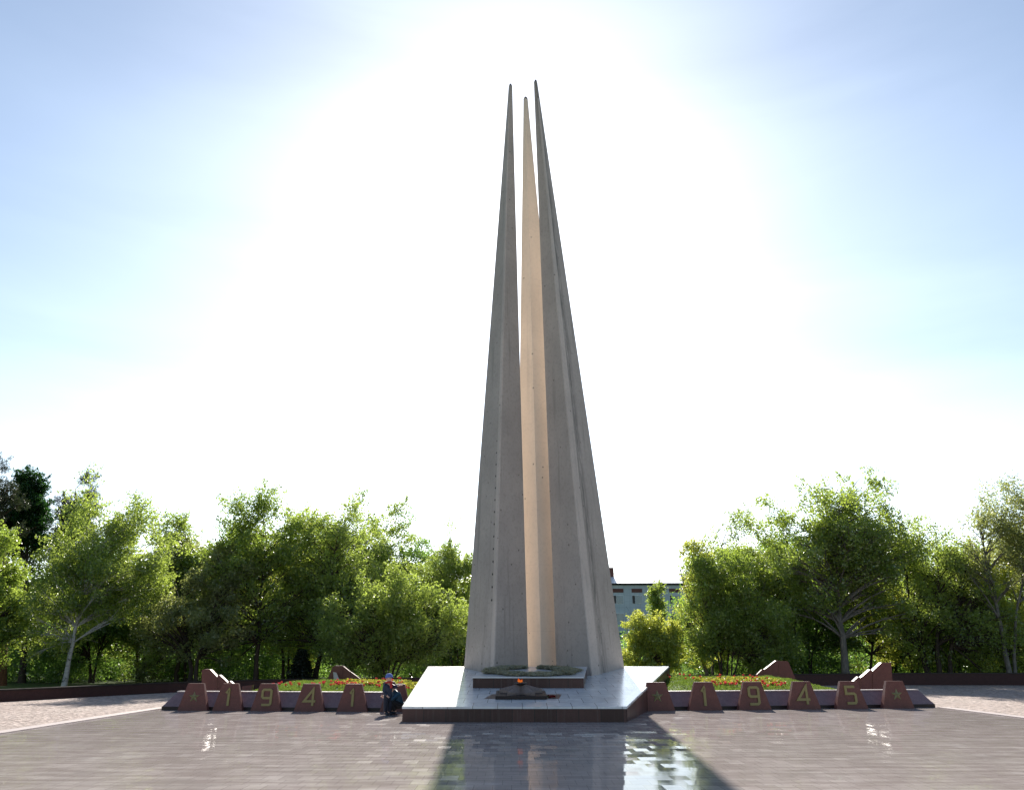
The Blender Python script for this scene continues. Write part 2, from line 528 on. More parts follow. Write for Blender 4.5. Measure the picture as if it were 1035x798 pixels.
M = dict(
    concrete=mat_concrete(),
    concrete_rib=mat_concrete('pale_rib_concrete', 1.22, 0.6),
    concrete_stained=mat_concrete('stained_concrete', 1.0, 1.0, False, True),
    concrete_bounce=mat_concrete('bounce_tinted_concrete', 1.7, 0.3, True),  # same concrete, its bounced sunlight put into a paler, creamier colour
    granite=mat_granite('red_granite', (0.150, 0.056, 0.046), 0.42, spec=0.22),
    granite_panels=mat_granite('red_granite_panels', (0.085, 0.038, 0.033), 0.36, joint=0.55, spec=0.25),
    granite_side=mat_granite('red_granite_side_panels', (0.085, 0.038, 0.033), 0.36, joint=0.55, joint_dir=1, spec=0.25),
    granite_slope=mat_granite('polished_grey_red_granite', (0.20, 0.135, 0.145), 0.3, spec=0.4),
    granite_wall=mat_granite('dark_red_granite_wall', (0.060, 0.028, 0.026), 0.5, spec=0.15),
    granite_dark=mat_granite('dark_granite', (0.035, 0.024, 0.023), 0.4, spec=0.2),
    granite_star=mat_granite('grey_brown_granite', (0.20, 0.155, 0.14), 0.38),
    inlay=mat_granite('brown_granite_inlay', (0.13, 0.075, 0.062), 0.35),
    coping=mat_simple('pale_stone_coping', (0.40, 0.36, 0.345), 0.5, 0.12, 6, 0.4),
    marble=mat_marble(),
    marble_edge=mat_simple('pale_grey_marble_edge', (0.58, 0.58, 0.585), 0.2, 0.14, 3, 0.5),
    plaza=mat_plaza(),
    gravel=mat_gravel(),
    ground=mat_ground(),
    lawn=mat_lawn(),
    kerb=mat_simple('pink_kerb_stone', (0.38, 0.315, 0.295), 0.55, 0.12, 5, 0.4),
    gold=mat_simple('dull_gold_paint', (0.215, 0.168, 0.048), 0.42, 0.12, 30, 0.5),
    star_gold=mat_simple('tarnished_gold', (0.175, 0.16, 0.065), 0.42, 0.2, 30, 0.5),
    burner=mat_simple('black_iron', (0.018, 0.016, 0.015), 0.55, 0.3, 30),
    flame=mat_flame(),
    facade=mat_facade(),
    roof_metal=mat_simple('pale_sheet_metal_roof', (0.62, 0.63, 0.65), 0.35, 0.06, 1.5, 0.5),
    eave=mat_simple('dark_eave', (0.06, 0.055, 0.055), 0.7),
    brick_red=mat_simple('dark_red_brick', (0.13, 0.055, 0.045), 0.85, 0.2, 8),
    glass=mat_simple('window_glass', (0.10, 0.17, 0.22), 0.08, 0.3, 0.4, 0.8),
    white_frame=mat_simple('white_window_frame', (0.62, 0.66, 0.68), 0.5, 0.05),
    skin=mat_simple('skin', (0.55, 0.33, 0.25), 0.55, 0.06, 20),
    navy=mat_simple('navy_nylon', (0.014, 0.02, 0.045), 0.55, 0.25, 14, bump=0.2),
    teal=mat_simple('dark_teal_nylon', (0.012, 0.05, 0.085), 0.5, 0.25, 14, bump=0.2),
    black_cloth=mat_simple('black_cloth', (0.012, 0.012, 0.014), 0.8, 0.3, 20, bump=0.2),
    dark_cloth=mat_simple('charcoal_navy_cloth', (0.017, 0.02, 0.034), 0.8, 0.3, 20, bump=0.2),
    knit=mat_simple('blue_knit', (0.10, 0.16, 0.42), 0.9, 0.2, 60, bump=0.4),
    knit_grey=mat_simple('dark_grey_knit', (0.05, 0.05, 0.06), 0.9, 0.2, 60, bump=0.4),
    red_cloth=mat_simple('red_knit', (0.42, 0.035, 0.03), 0.85, 0.15, 40, bump=0.3),
    white_cloth=mat_simple('white_knit', (0.7, 0.7, 0.7), 0.85, 0.05, 40),
    shoe=mat_simple('dark_shoe', (0.02, 0.022, 0.03), 0.5, 0.2, 20),
    hair=mat_simple('brown_hair', (0.05, 0.03, 0.02), 0.7, 0.3, 50),
    eye=mat_simple('dark_eye', (0.01, 0.01, 0.01), 0.2, 0.0),
    lip=mat_simple('lip', (0.40, 0.16, 0.14), 0.5, 0.05),
    red_petal=mat_leaf('red_petal', (0.46, 0.035, 0.035), (0.66, 0.09, 0.10), (0.5, 0.05, 0.05), 0.04),
    dark_petal=mat_leaf('dark_red_petal', (0.20, 0.012, 0.012), (0.32, 0.02, 0.02), (0.2, 0.015, 0.012), 0.04),
    yellow_leaf=mat_leaf('yellow_green_bedding', (0.17, 0.22, 0.03), (0.38, 0.36, 0.05), (0.34, 0.33, 0.04), 0.04),
    grass_blade=mat_leaf('grass_blade', (0.055, 0.10, 0.015), (0.10, 0.17, 0.03), (0.15, 0.22, 0.03), 0.04),
    wreath=mat_leaf('dried_evergreen', (0.33, 0.31, 0.19), (0.70, 0.66, 0.50), (0.26, 0.25, 0.15), 0.05),
    bark_birch=mat_bark('birch_bark', (0.42, 0.40, 0.37), True),
    bark_dark=mat_bark('dark_bark', (0.060, 0.046, 0.036)),
    bark_grey=mat_bark('grey_bark', (0.17, 0.155, 0.135)),
    bark_pine=mat_bark('pine_bark', (0.16, 0.075, 0.045)),
    leaf_birch=mat_leaf('birch_leaf', (0.089, 0.150, 0.033), (0.233, 0.300, 0.072), (0.479, 0.603, 0.097)),
    leaf_mid=mat_leaf('mid_green_leaf', (0.082, 0.142, 0.029), (0.216, 0.280, 0.060), (0.429, 0.564, 0.080)),
    leaf_bright=mat_leaf('young_green_leaf', (0.114, 0.199, 0.033), (0.292, 0.381, 0.072), (0.669, 0.700, 0.104)),
    leaf_olive=mat_leaf('olive_leaf', (0.096, 0.130, 0.047), (0.252, 0.280, 0.114), (0.413, 0.458, 0.121)),
    leaf_poplar=mat_leaf('poplar_leaf', (0.083, 0.147, 0.026), (0.251, 0.300, 0.070), (0.456, 0.586, 0.071), 0.10),
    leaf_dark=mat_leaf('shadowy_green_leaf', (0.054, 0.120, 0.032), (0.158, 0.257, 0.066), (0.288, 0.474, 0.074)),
    leaf_deep=mat_leaf('deep_green_leaf', (0.010, 0.042, 0.010), (0.026, 0.085, 0.018), (0.03, 0.09, 0.012), 0.04),
    needle=mat_leaf('pine_needle', (0.022, 0.034, 0.020), (0.05, 0.066, 0.034), (0.03, 0.04, 0.015), 0.04),
)

# ------------------------------------------------------------------ object helpers


def tag(o, label=None, cat=None, group=None, kind=None):
    if label:
        o['label'] = label
    if cat:
        o['category'] = cat
    if group:
        o['group'] = group
    if kind:
        o['kind'] = kind
    return o


def empty(name, loc=(0, 0, 0), rz=0.0):
    o = bpy.data.objects.new(name, None)
    o.empty_display_size = 0.2
    COL.objects.link(o)
    o.location = loc
    o.rotation_euler = (0, 0, rz)
    return o


def link(name, me, mat, parent=None, smooth=False):
    if mat is not None:
        for m_ in (mat if isinstance(mat, (list, tuple)) else [mat]):
            me.materials.append(m_)
    o = bpy.data.objects.new(name, me)
    COL.objects.link(o)
    if parent is not None:
        o.parent = parent
    if smooth:
        me.polygons.foreach_set('use_smooth', [True] * len(me.polygons))
    return o


def pyobj(name, verts, faces, mat, parent=None, smooth=False):
    me = bpy.data.meshes.new(name)
    me.from_pydata([tuple(v) for v in verts], [], faces)
    bm = bmesh.new()
    bm.from_mesh(me)
    bmesh.ops.recalc_face_normals(bm, faces=bm.faces)
    bm.to_mesh(me)
    bm.free()
    me.update()
    return link(name, me, mat, parent, smooth)


def bmobj(name, bm, mat, parent=None, smooth=False, bevel=0.0):
    if bevel:
        es = [e for e in bm.edges if len(e.link_faces) == 2 and e.calc_face_angle(0) > 0.35]
        bmesh.ops.bevel(bm, geom=es, offset=bevel, segments=1, affect='EDGES', profile=0.5)
    bmesh.ops.recalc_face_normals(bm, faces=bm.faces)
    me = bpy.data.meshes.new(name)
    bm.to_mesh(me)
    bm.free()
    return link(name, me, mat, parent, smooth)


def hexa(bottom, top):
    """bmesh solid from two same-length vertex rings"""
    bm = bmesh.new()
    b = [bm.verts.new(p) for p in bottom]
    t = [bm.verts.new(p) for p in top]
    n = len(b)
    bm.faces.new(b[::-1])
    bm.faces.new(t)
    for i in range(n):
        j = (i + 1) % n
        bm.faces.new((b[i], b[j], t[j], t[i]))
    return bm


def box_bm(x0, x1, y0, y1, z0, z1):
    return hexa([(x0, y0, z0), (x1, y0, z0), (x1, y1, z0), (x0, y1, z0)],
                [(x0, y0, z1), (x1, y0, z1), (x1, y1, z1), (x0, y1, z1)])


def tubes_arrays(paths, sides=6):
    """paths: list of (pts Nx3, radii N) -> verts, quads arrays of tapered tubes"""
    V, F = [], []
    base = 0
    ang = np.arange(sides) * 2 * np.pi / sides
    for pts, rad in paths:
        pts = np.asarray(pts, float)
        rad = np.asarray(rad, float)
        n = len(pts)
        tan = np.gradient(pts, axis=0)
        tan /= (np.linalg.norm(tan, axis=1, keepdims=True) + 1e-9)
        ref = np.where(np.abs(tan[:, 2:3]) > 0.9, np.array([[1., 0, 0]]), np.array([[0, 0, 1.]]))
        u = np.cross(tan, ref)
        u /= (np.linalg.norm(u, axis=1, keepdims=True) + 1e-9)
        v = np.cross(tan, u)
        ring = pts[:, None, :] + rad[:, None, None] * (np.cos(ang)[None, :, None] * u[:, None, :] + np.sin(ang)[None, :, None] * v[:, None, :])
        V.append(ring.reshape(-1, 3))
        i = np.arange(n - 1)[:, None] * sides
        k = np.arange(sides)[None, :]
        k2 = (k + 1) % sides
        q = np.stack([base + i + k, base + i + k2, base + i + sides + k2, base + i + sides + k], axis=-1).reshape(-1, 4)
        F.append(q)
        base += n * sides
    return np.concatenate(V), np.concatenate(F)


def quads_mesh(name, verts, quads, tint=None, smooth=False):
    me = bpy.data.meshes.new(name)
    nv, nf = len(verts), len(quads)
    me.vertices.add(nv)
    me.vertices.foreach_set('co', np.ascontiguousarray(verts, np.float32).ravel())
    me.loops.add(nf * 4)
    me.loops.foreach_set('vertex_index', np.ascontiguousarray(quads, np.int32).ravel())
    me.polygons.add(nf)
    me.polygons.foreach_set('loop_start', np.arange(0, nf * 4, 4, dtype=np.int32))
    me.polygons.foreach_set('loop_total', np.full(nf, 4, np.int32))
    if smooth:
        me.polygons.foreach_set('use_smooth', np.ones(nf, bool))
    if tint is not None:
        a = me.attributes.new('tint', 'FLOAT', 'FACE')
        a.data.foreach_set('value', np.ascontiguousarray(tint, np.float32))
    me.update()
    me.validate()
    return me


def leaf_quads(pos, size, rng, up=0.25, slim=0.55, dirs=None):
    """rhombic leaves at pos (N,3)"""
    n = len(pos)
    nrm = rng.normal(size=(n, 3))
    nrm[:, 2] = np.abs(nrm[:, 2]) + up
    nrm /= np.linalg.norm(nrm, axis=1, keepdims=True)
    if dirs is None:
        dirs = rng.normal(size=(n, 3))
    a = dirs - (dirs * nrm).sum(1, keepdims=True) * nrm
    a /= (np.linalg.norm(a, axis=1, keepdims=True) + 1e-9)
    b = np.cross(nrm, a)
    s = (size * rng.uniform(0.65, 1.35, n))[:, None]
    bend = nrm * s * 0.12
    v = np.stack([pos - a * s * 0.5 - bend, pos + b * s * 0.5 * slim, pos + a * s * 0.5 - bend, pos - b * s * 0.5 * slim], axis=1)
    q = np.arange(n * 4).reshape(n, 4)
    return v.reshape(-1, 3), q


# ------------------------------------------------------------------ ground and paving
def sheet(name, pts, z, mat):
    o = pyobj(name, [(x, y, z) for x, y in pts], [list(range(len(pts)))], mat)
    if o.data.polygons[0].normal.z < 0:
        o.data.flip_normals()
    return tag(o, kind='structure')


sheet('ground', [(-1500, -200), (1500, -200), (1500, 3000), (-1500, 3000)], 0.0, M['ground'])
# gravelled yard inside the curved wall
WALL_L = [(-22.5, 22.0), (-20.2, 26.5), (-18.05, 30.3), (-16.6, 34.0), (-14.7, 38.2), (-11.5, 41.0), (-7.5, 42.6), (-2.0, 43.4), (3.0, 43.8)]
WALL_R = [(3.0, 43.8), (8.0, 44.6), (13.0, 45.5), (18.0, 46.2), (22.5, 46.6), (27.0, 46.5), (31.0, 45.2), (34.5, 42.6), (37.5, 38.0)]
yard = [(-22.5, -20)] + WALL_L + WALL_R[1:] + [(37.5, -20)]
sheet('gravel_yard', yard, 0.004, M['gravel'])
PX0, PX1 = -10.75, 13.35
sheet('plaza_paving', [(PX0, -20), (PX1, -20), (PX1, 33.5), (PX0, 33.5)], 0.008, M['plaza'])
for i, x0 in enumerate((PX0 - 0.35, PX1)):
    k = bmobj('plaza_kerb', box_bm(x0, x0 + 0.35, -20, 27.0, -0.1, 0.03), M['kerb'], bevel=0.008)
    tag(k, kind='structure')

# ------------------------------------------------------------------ platform
YF, ZF, SL = 21.4, 0.366, 0.0758


def plat_z(y):
    return ZF + SL * (y - YF)


YB = 32.0
FL = (at(407, 713.7, YF).x, YF)
FR = (at(633, 713.7, YF).x, YF)
BL = (at(433, 674, YB).x, YB)
BR = (at(676, 672.5, YB).x, YB)
plat = empty('monument_platform', ((FL[0] + FR[0]) / 2, YF, 0))
tag(plat, 'broad sloping stone platform with white tiled top and dark red granite sides', 'platform')


def padd(o):
    """parent to root while keeping world coordinates (root has no rotation)"""
    o.matrix_parent_inverse = Matrix.Translation(-Vector(o.parent.location))
    return o


def lerp2(a, b, t):
    return (a[0] + (b[0] - a[0]) * t, a[1] + (b[1] - a[1]) * t)


cap = 0.05
corners = [FL, FR, BR, BL]
bot = [(x, y, -0.1) for x, y in corners]
top = [(x, y, plat_z(y) - cap) for x, y in corners]
names = ['front_wall', 'side_wall', 'back_wall', 'side_wall']
mats = [M['granite_panels'], M['granite_side'], M['granite_panels'], M['granite_side']]
cen = Vector((sum(c[0] for c in corners) / 4, sum(c[1] for c in corners) / 4, 0))
for i in range(4):
    j = (i + 1) % 4
    a, b = Vector(corners[i] + (0,)), Vector(corners[j] + (0,))
    d = (b - a).normalized()
    inn = Vector((-d.y, d.x, 0)) * 0.10
    # butt joints: shorten the side walls by the front wall's thickness
    if i in (1, 3):
        a2, b2 = a + d * 0.103, b - d * 0.103
    else:
        a2, b2 = a, b
    zb = [plat_z(p.y) - cap for p in (a2, b2)]
    zi = [plat_z((p + inn).y) - cap for p in (a2, b2)]
    bm = hexa([(a2.x, a2.y, -0.1), (b2.x, b2.y, -0.1), ((b2 + inn).x, (b2 + inn).y, -0.1), ((a2 + inn).x, (a2 + inn).y, -0.1)],
              [(a2.x, a2.y, zb[0]), (b2.x, b2.y, zb[1]), ((b2 + inn).x, (b2 + inn).y, zi[1]), ((a2 + inn).x, (a2 + inn).y, zi[0])])
    padd(bmobj(names[i], bm, mats[i], plat))
# white tiled top slab, a centimetre proud of the walls
ov = 0.012
TL, TR, TBR, TBL = (FL[0] - ov, YF - ov), (FR[0] + ov, YF - ov), (BR[0] + ov, YB + ov), (BL[0] - ov, YB + ov)
bm = hexa([(x, y, plat_z(y) - cap) for x, y in (TL, TR, TBR, TBL)], [(x, y, plat_z(y)) for x, y in (TL, TR, TBR, TBL)])
padd(bmobj('paved_top', bm, M['marble'], plat, bevel=0.006))


def edge_strip(p0, p1, wdt, side):
    p0, p1 = Vector(p0 + (0,)), Vector(p1 + (0,))
    d = (p1 - p0).normalized()
    n = Vector((-d.y, d.x, 0)) * wdt * side
    q = [p0 + d * 0.02 + n * 0.03, p1 - d * 0.02 + n * 0.03, p1 - d * 0.02 + n, p0 + d * 0.02 + n]
    bm = hexa([(p.x, p.y, plat_z(p.y) - 0.02) for p in q], [(p.x, p.y, plat_z(p.y) + 0.004) for p in q])
    return padd(bmobj('edge_strip', bm, M['marble_edge'], plat))


edge_strip(TL, TBL, 0.26, -1)
edge_strip(TR, TBR, 0.26, 1)
# brown inlay round the flame
YI0, YI1 = 22.85, 23.75
il = [at(489, 706, 22.85).x, at(565, 706, 22.85).x, at(567.5, 700.7, 23.75).x, at(497, 700.7, 23.75).x]
q = [(il[0], YI0), (il[1], YI0), (il[2], YI1), (il[3], YI1)]
bm = hexa([(x, y, plat_z(y) - 0.02) for x, y in q], [(x, y, plat_z(y) + 0.005) for x, y in q])
padd(bmobj('floor_inlay', bm, M['inlay'], plat))

# ------------------------------------------------------------------ granite plinth with wreath
PY0, PY1, PH = 25.2, 28.45, 0.31
pl = [at(478, 694, PY0).x, at(590, 694, PY0).x, at(593, 671, PY1).x, at(497, 671, PY1).x]
plinth = empty('granite_plinth', ((pl[0] + pl[1]) / 2, PY0, plat_z(PY0)))
tag(plinth, 'low red granite slab with pale top carrying the big wreath', 'plinth')
q = [(pl[0], PY0), (pl[1], PY0), (pl[2], PY1), (pl[3], PY1)]
padd(bmobj('base_block', hexa([(x, y, plat_z(y) - 0.05) for x, y in q], [(x, y, plat_z(y) + PH - 0.03) for x, y in q]), M['granite_panels'], plinth, bevel=0.006))
qo = [(pl[0] - 0.015, PY0 - 0.015), (pl[1] + 0.015, PY0 - 0.015), (pl[2] + 0.015, PY1 + 0.015), (pl[3] - 0.015, PY1 + 0.015)]
padd(bmobj('top_slab', hexa([(x, y, plat_z(y) + PH - 0.03) for x, y in qo], [(x, y, plat_z(y) + PH) for x, y in qo]), M['marble_edge'], plinth, bevel=0.005))

# wreath: thick oval ring of evergreen lying on the slab, open at the back
wc = Vector((at(537, 677, 26.75).x, 26.75, 0))
rx, ry = 1.20, 1.12
n = 16000
th = RNG.uniform(0, 2 * np.pi, n)
gapc = np.pi / 2 - 0.03
keep = np.abs(((th - gapc + np.pi) % (2 * np.pi)) - np.pi) > 0.17
th = th[keep]
n = len(th)
ph = RNG.uniform(0, 2 * np.pi, n)
tr = np.sqrt(RNG.uniform(0.2, 1, n)) * (1 + 0.22 * np.sin(th * 9 + 1) + 0.15 * np.sin(th * 23))
wr, hr = 0.33, 0.055
rad = 1.0 + 0 * th
px_ = (rx + tr * wr * np.cos(ph)) * np.cos(th) + wc.x + 0.05 * np.sin(th * 5)
py_ = (ry + tr * wr * np.cos(ph)) * np.sin(th) + wc.y
pz_ = ZF + SL * (py_ - YF) + PH + 0.02 + hr * (0.6 + 0.6 * tr * np.sin(ph)).clip(0.02, None)
tang = np.stack([-np.sin(th), np.cos(th), np.zeros(n)], 1) + RNG.normal(scale=0.5, size=(n, 3))
v, qd = leaf_quads(np.stack([px_, py_, pz_], 1), np.full(n, 0.11), RNG, 0.5, 0.35, tang)
patch = 0.5 + 0.5 * np.sin(th * 4 + 0.7) * np.sin(th * 1.5)
me = quads_mesh('memorial_wreath', v - np.array([[wc.x, wc.y, plat_z(26.75) + PH]]), qd, (0.65 * patch + RNG.uniform(0, 0.5, n)).clip(0, 1))
wreath = empty('memorial_wreath', (wc.x, wc.y, plat_z(26.75) + PH))
tag(wreath, 'large oval wreath of grey green evergreen lying on the granite slab', 'wreath')
link('foliage', me, M['wreath'], wreath)
# hoop of packed straw that the sprigs are tied to
pts = []
for t_ in np.linspace(gapc + 0.2, gapc + 2 * np.pi - 0.2, 48):
    x, y = rx * math.cos(t_), ry * math.sin(t_)
    pts.append((x, y, SL * y + 0.04))
vv, qq = tubes_arrays([(pts, np.full(48, 0.05))], 8)
link('straw_hoop', quads_mesh('straw_hoop', vv * np.array([[1, 1, 1]]), qq, None, True), mat_simple('dark_straw', (0.09, 0.085, 0.05), 0.9, 0.3, 20), wreath)

# ------------------------------------------------------------------ eternal flame
yf = 23.25
fx = at(526.5, 700, yf).x
TILT = math.atan(SL)
flame = empty('eternal_flame', (fx, yf, plat_z(yf) + 0.004))
flame.rotation_euler = (TILT, 0, 0)
tag(flame, 'five pointed granite star burner with small orange flame on the white platform', 'eternal flame')
bmobj('base_slab', box_bm(-0.68, 0.68, -0.56, 0.64, 0.0, 0.085), M['granite_dark'], flame, bevel=0.01)
bm = bmesh.new()
ro, ri, ho, hi_, hc = 0.63, 0.20, 0.095, 0.12, 0.225
bot, top_ = [], []
for k in range(10):
    a_ = R(90 + 36 * k)
    r_ = ro if k % 2 == 0 else ri
    bot.append(bm.verts.new((r_ * math.cos(a_), r_ * math.sin(a_), 0.085)))
    top_.append(bm.verts.new((r_ * 0.97 * math.cos(a_), r_ * 0.97 * math.sin(a_), 0.085 + (ho if k % 2 == 0 else 0.012))))
cv = []
for k in range(10):
    a_ = R(90 + 36 * k)
    r_ = 0.13 if k % 2 == 0 else 0.085
    cv.append(bm.verts.new((r_ * math.cos(a_), r_ * math.sin(a_), 0.085 + hc - (0.0 if k % 2 == 0 else 0.055))))
for k in range(10):
    j = (k + 1) % 10
    bm.faces.new((bot[k], bot[j], top_[j], top_[k]))
    bm.faces.new((top_[k], top_[j], cv[j], cv[k]))
bm.faces.new(cv)
bm.faces.new(bot[::-1])
bmobj('star', bm, M['granite_star'], flame)
bm = bmesh.new()
rings = [(0.0, 0.305), (0.11, 0.305), (0.15, 0.330), (0.175, 0.340), (0.175, 0.356), (0.13, 0.352), (0.08, 0.372), (0.0, 0.372)]
prev = None
for r_, z_ in rings:
    ring = [bm.verts.new((max(r_, 0.002) * math.cos(2 * math.pi * k / 16), max(r_, 0.002) * math.sin(2 * math.pi * k / 16), z_)) for k in range(16)]
    if prev:
        for k in range(16):
            bm.faces.new((prev[k], prev[(k + 1) % 16], ring[(k + 1) % 16], ring[k]))
    prev = ring
bmobj('burner', bm, M['burner'], flame, True)
# the flame itself: a few twisted tongues in one mesh
paths = []
for (ox, oy, hh, rr, sw) in ((-0.03, 0.0, 0.10, 0.026, -0.04), (0.015, 0.01, 0.07, 0.022, 0.025), (-0.06, 0.02, 0.05, 0.018, -0.02), (-0.02, -0.03, 0.08, 0.02, -0.02)):
    tt = np.linspace(0, 1, 9)
    p = np.stack([ox + sw * tt ** 1.5 + 0.012 * np.sin(tt * 7), oy + 0.01 * np.sin(tt * 6), 0.374 + hh * tt], 1)
    paths.append((p, rr * np.sin(np.pi * (0.18 + 0.82 * tt)).clip(0.02) ** 0.8))
vv, qq = tubes_arrays(paths, 8)
link('flame', quads_mesh('flame', vv, qq, None, True), M['flame'], flame)

# small bunch of red flowers left on the inlay
bq = empty('flower_bouquet', (at(556.5, 704.5, 22.98).x, 22.98, plat_z(22.98) + 0.006))
tag(bq, 'small bunch of dark red flowers lying to the right of the flame', 'flowers')
pos = np.concatenate([RNG.normal(scale=0.022, size=(40, 3)) * [1, 1, 0.6] + [0.02 + 0.055 * k, 0.03 * (k % 2), 0.04] for k in (-1, 0, 1)])
v, qd = leaf_quads(pos, np.full(len(pos), 0.05), RNG, 0.5, 0.8)
link('petals', quads_mesh('petals', v, qd, RNG.uniform(0, 0.6, len(pos))), M['dark_petal'], bq)
vv, qq = tubes_arrays([([(0.0 + 0.04 * k, 0, 0.04), (-0.18, 0.05 * k, 0.015), (-0.34, 0.03 * k, 0.012)], [0.008, 0.008, 0.007]) for k in range(-2, 3)], 5)
link('stems', quads_mesh('stems', vv, qq), M['leaf_dark'], bq)

# ------------------------------------------------------------------ the three pylons


def pylon(label, base, tip, tipw, mat, strip=None):
    """base: list of (px, py, Y) corner sight-points taken on the platform; tip: (px, py, Y)"""
    T = at(*tip)
    pts = []
    for px, Y in base:
        z = plat_z(min(Y, YB)) - 0.03
        # sight line at the platform surface
        x = 0
        lo, hi = 600, 800
        for _ in range(40):
            mid = (lo + hi) / 2
            if at(px, mid, Y).z > z + 0.03:
                lo = mid
            else:
                hi = mid
        pts.append(Vector((at(px, lo, Y).x, Y, z)))
    c = sum(pts, Vector()) / len(pts)
    root = empty('concrete_pylon', (c.x, c.y, plat_z(c.y)))
    tag(root, label, 'pylon')
    H = T.z
    # shaft cut into lifts so that the sides stay very slightly uneven
    NL = 26
    rings = []
    for k in range(NL + 1):
        f = k / NL
        ring = []
        for p in pts:
            q_ = p + (Vector((T.x, T.y, H)) - p) * f
            off = (p - c)
            off.z = 0
            q_ = q_ + off.normalized() * tipw * f
            ring.append(q_)
        rings.append(ring)
    bm = bmesh.new()
    vr = [[bm.verts.new(p - root.location) for p in ring] for ring in rings]
    n_ = len(pts)
    for a_, b_ in zip(vr[:-1], vr[1:]):
        for k in range(n_):
            bm.faces.new((a_[k], a_[(k + 1) % n_], b_[(k + 1) % n_], b_[k]))
    bm.faces.new(vr[0][::-1])
    bm.faces.new(vr[-1])
    bmobj('shaft', bm, mat, root)
    if strip:
        # lighter rib cast along the ridge, standing a few centimetres proud
        bm = bmesh.new()
        prev = None
        for ring in rings[:-1]:
            a_, b_ = ring[strip[0]] - root.location, ring[strip[1]] - root.location
            d_ = (b_ - a_)
            d_.z = 0
            d_ = d_.normalized()
            o_ = Vector((d_.y, -d_.x, 0))
            if o_.y > 0:
                o_ = -o_
            cur = [bm.verts.new(p_) for p_ in (a_ + o_ * -0.01, a_ + o_ * 0.035, b_ + o_ * 0.035, b_ + o_ * -0.01)]
            if prev:
                for k in range(4):
                    bm.faces.new((prev[k], prev[(k + 1) % 4], cur[(k + 1) % 4], cur[k]))
            else:
                bm.faces.new(cur[::-1])
            prev = cur
        bm.faces.new(prev)
        bmobj('ridge_rib', bm, M['concrete_rib'], root)
    # metal tip cap
    lastr = [p - root.location for p in rings[-1]]
    cc = sum(lastr, Vector()) / len(lastr)
    bm = hexa([cc + (p - cc) * 1.06 + Vector((0, 0, 0.002)) for p in lastr], [cc + (p - cc) * 0.6 + Vector((0, 0, 0.12)) for p in lastr])
    bmobj('tip_cap', bm, M['burner'], root)
    return root, pts, T


pyl_l, ptsL, TLp = pylon('left tall tapering grey concrete pylon with a row of bolt holes',
                         [(469, 31.2), (496.3, 29.1), (500.0, 28.9), (534.0, 30.1), (503, 30.8)], (515.6, 87.5, 30.2), 0.095, M['concrete'], (1, 2))
pyl_r, ptsR, TRp = pylon('right tall tapering grey concrete pylon with a dark stained ridge',
                         [(562.5, 30.1), (597.5, 28.6), (605.5, 29.1), (631, 31.5), (594, 30.9)], (541.8, 83.5, 30.2), 0.095, M['concrete_stained'], (1, 2))
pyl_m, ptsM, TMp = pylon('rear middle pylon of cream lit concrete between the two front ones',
                         [(521.5, 31.45), (547.5, 30.55), (588, 31.45), (553, 31.95)], (531.3, 100.5, 31.3), 0.10, M['concrete_bounce'])
# row of dark bolt holes beside the ridge of the left pylon, sunk through its outer face
a0, a1 = ptsL[0], ptsL[1]
for k in range(14):
    zf = 0.10 + 0.018 * k
    p = a1 + (TLp - a1) * zf
    p0 = a0 + (TLp - a0) * zf
    d = (p0 - p).normalized()
    p = p + d * 0.12
    nrm = Vector((d.y, -d.x, 0)).normalized()
    if nrm.y > 0:
        nrm = -nrm
    bm = bmesh.new()
    bmesh.ops.create_cone(bm, cap_ends=True, segments=10, radius1=0.045, radius2=0.04, depth=0.05)
    bmesh.ops.transform(bm, matrix=nrm.to_track_quat('Z', 'Y').to_matrix().to_4x4(), verts=bm.verts)
    bmesh.ops.translate(bm, vec=p - pyl_l.location - nrm * 0.008, verts=bm.verts)
    bmobj('bolt', bm, M['burner'], pyl_l)

# ------------------------------------------------------------------ flower bed borders, number blocks


def strip_border(pL, pR, label):
    """low granite border: short dark riser, then a polished slope rising to the lawn"""
    a, b = Vector((pL[0], pL[1], 0)), Vector((pR[0], pR[1], 0))
    d = (b - a).normalized()
    nb = Vector((-d.y, d.x, 0))
    L = (b - a).length
    root = empty('granite_border', ((a + b) / 2))
    root.rotation_euler = (0, 0, math.atan2(d.y, d.x))
    tag(root, label, 'border')
    h = L / 2
    inset = 0.26
    bmobj('riser', box_bm(-h, h, 0.0, 0.5, -0.05, 0.105), M['granite_dark'], root, bevel=0.006)
    bm = hexa([(-h + 0.01, 0.012, 0.105), (h - 0.01, 0.012, 0.105), (h - 0.01, 0.5, 0.105), (-h + 0.01, 0.5, 0.105)],
              [(-h + inset, 0.36, 0.50), (h - inset, 0.36, 0.50), (h - inset, 0.5, 0.50), (-h + inset, 0.5, 0.50)])
    bmobj('sloping_face', bm, M['granite_slope'], root, bevel=0.006)
    bmobj('coping', box_bm(-h + inset - 0.01, h - inset + 0.01, 0.345, 0.62, 0.50, 0.53), M['coping'], root, bevel=0.005)
    return root, a, b, d, nb


YL0, YL1 = ground_Y(717.3), ground_Y(719.0)
YR0, YR1 = ground_Y(717.8), ground_Y(714.6)
BLa = (at(163, 717.3, YL0).x, YL0)
BLb = (at(402, 719.0, YL1).x, YL1)
BRa = (at(645, 717.8, YR0).x, YR0)
BRb = (at(945.5, 714.6, YR1).x, YR1)
bl, la, lb, ld, ln = strip_border(BLa, BLb, 'long low granite border left of the monument, behind the 1941 blocks')
br, ra, rb, rd, rn = strip_border(BRa, BRb, 'long low granite border right of the monument, behind the 1945 blocks')


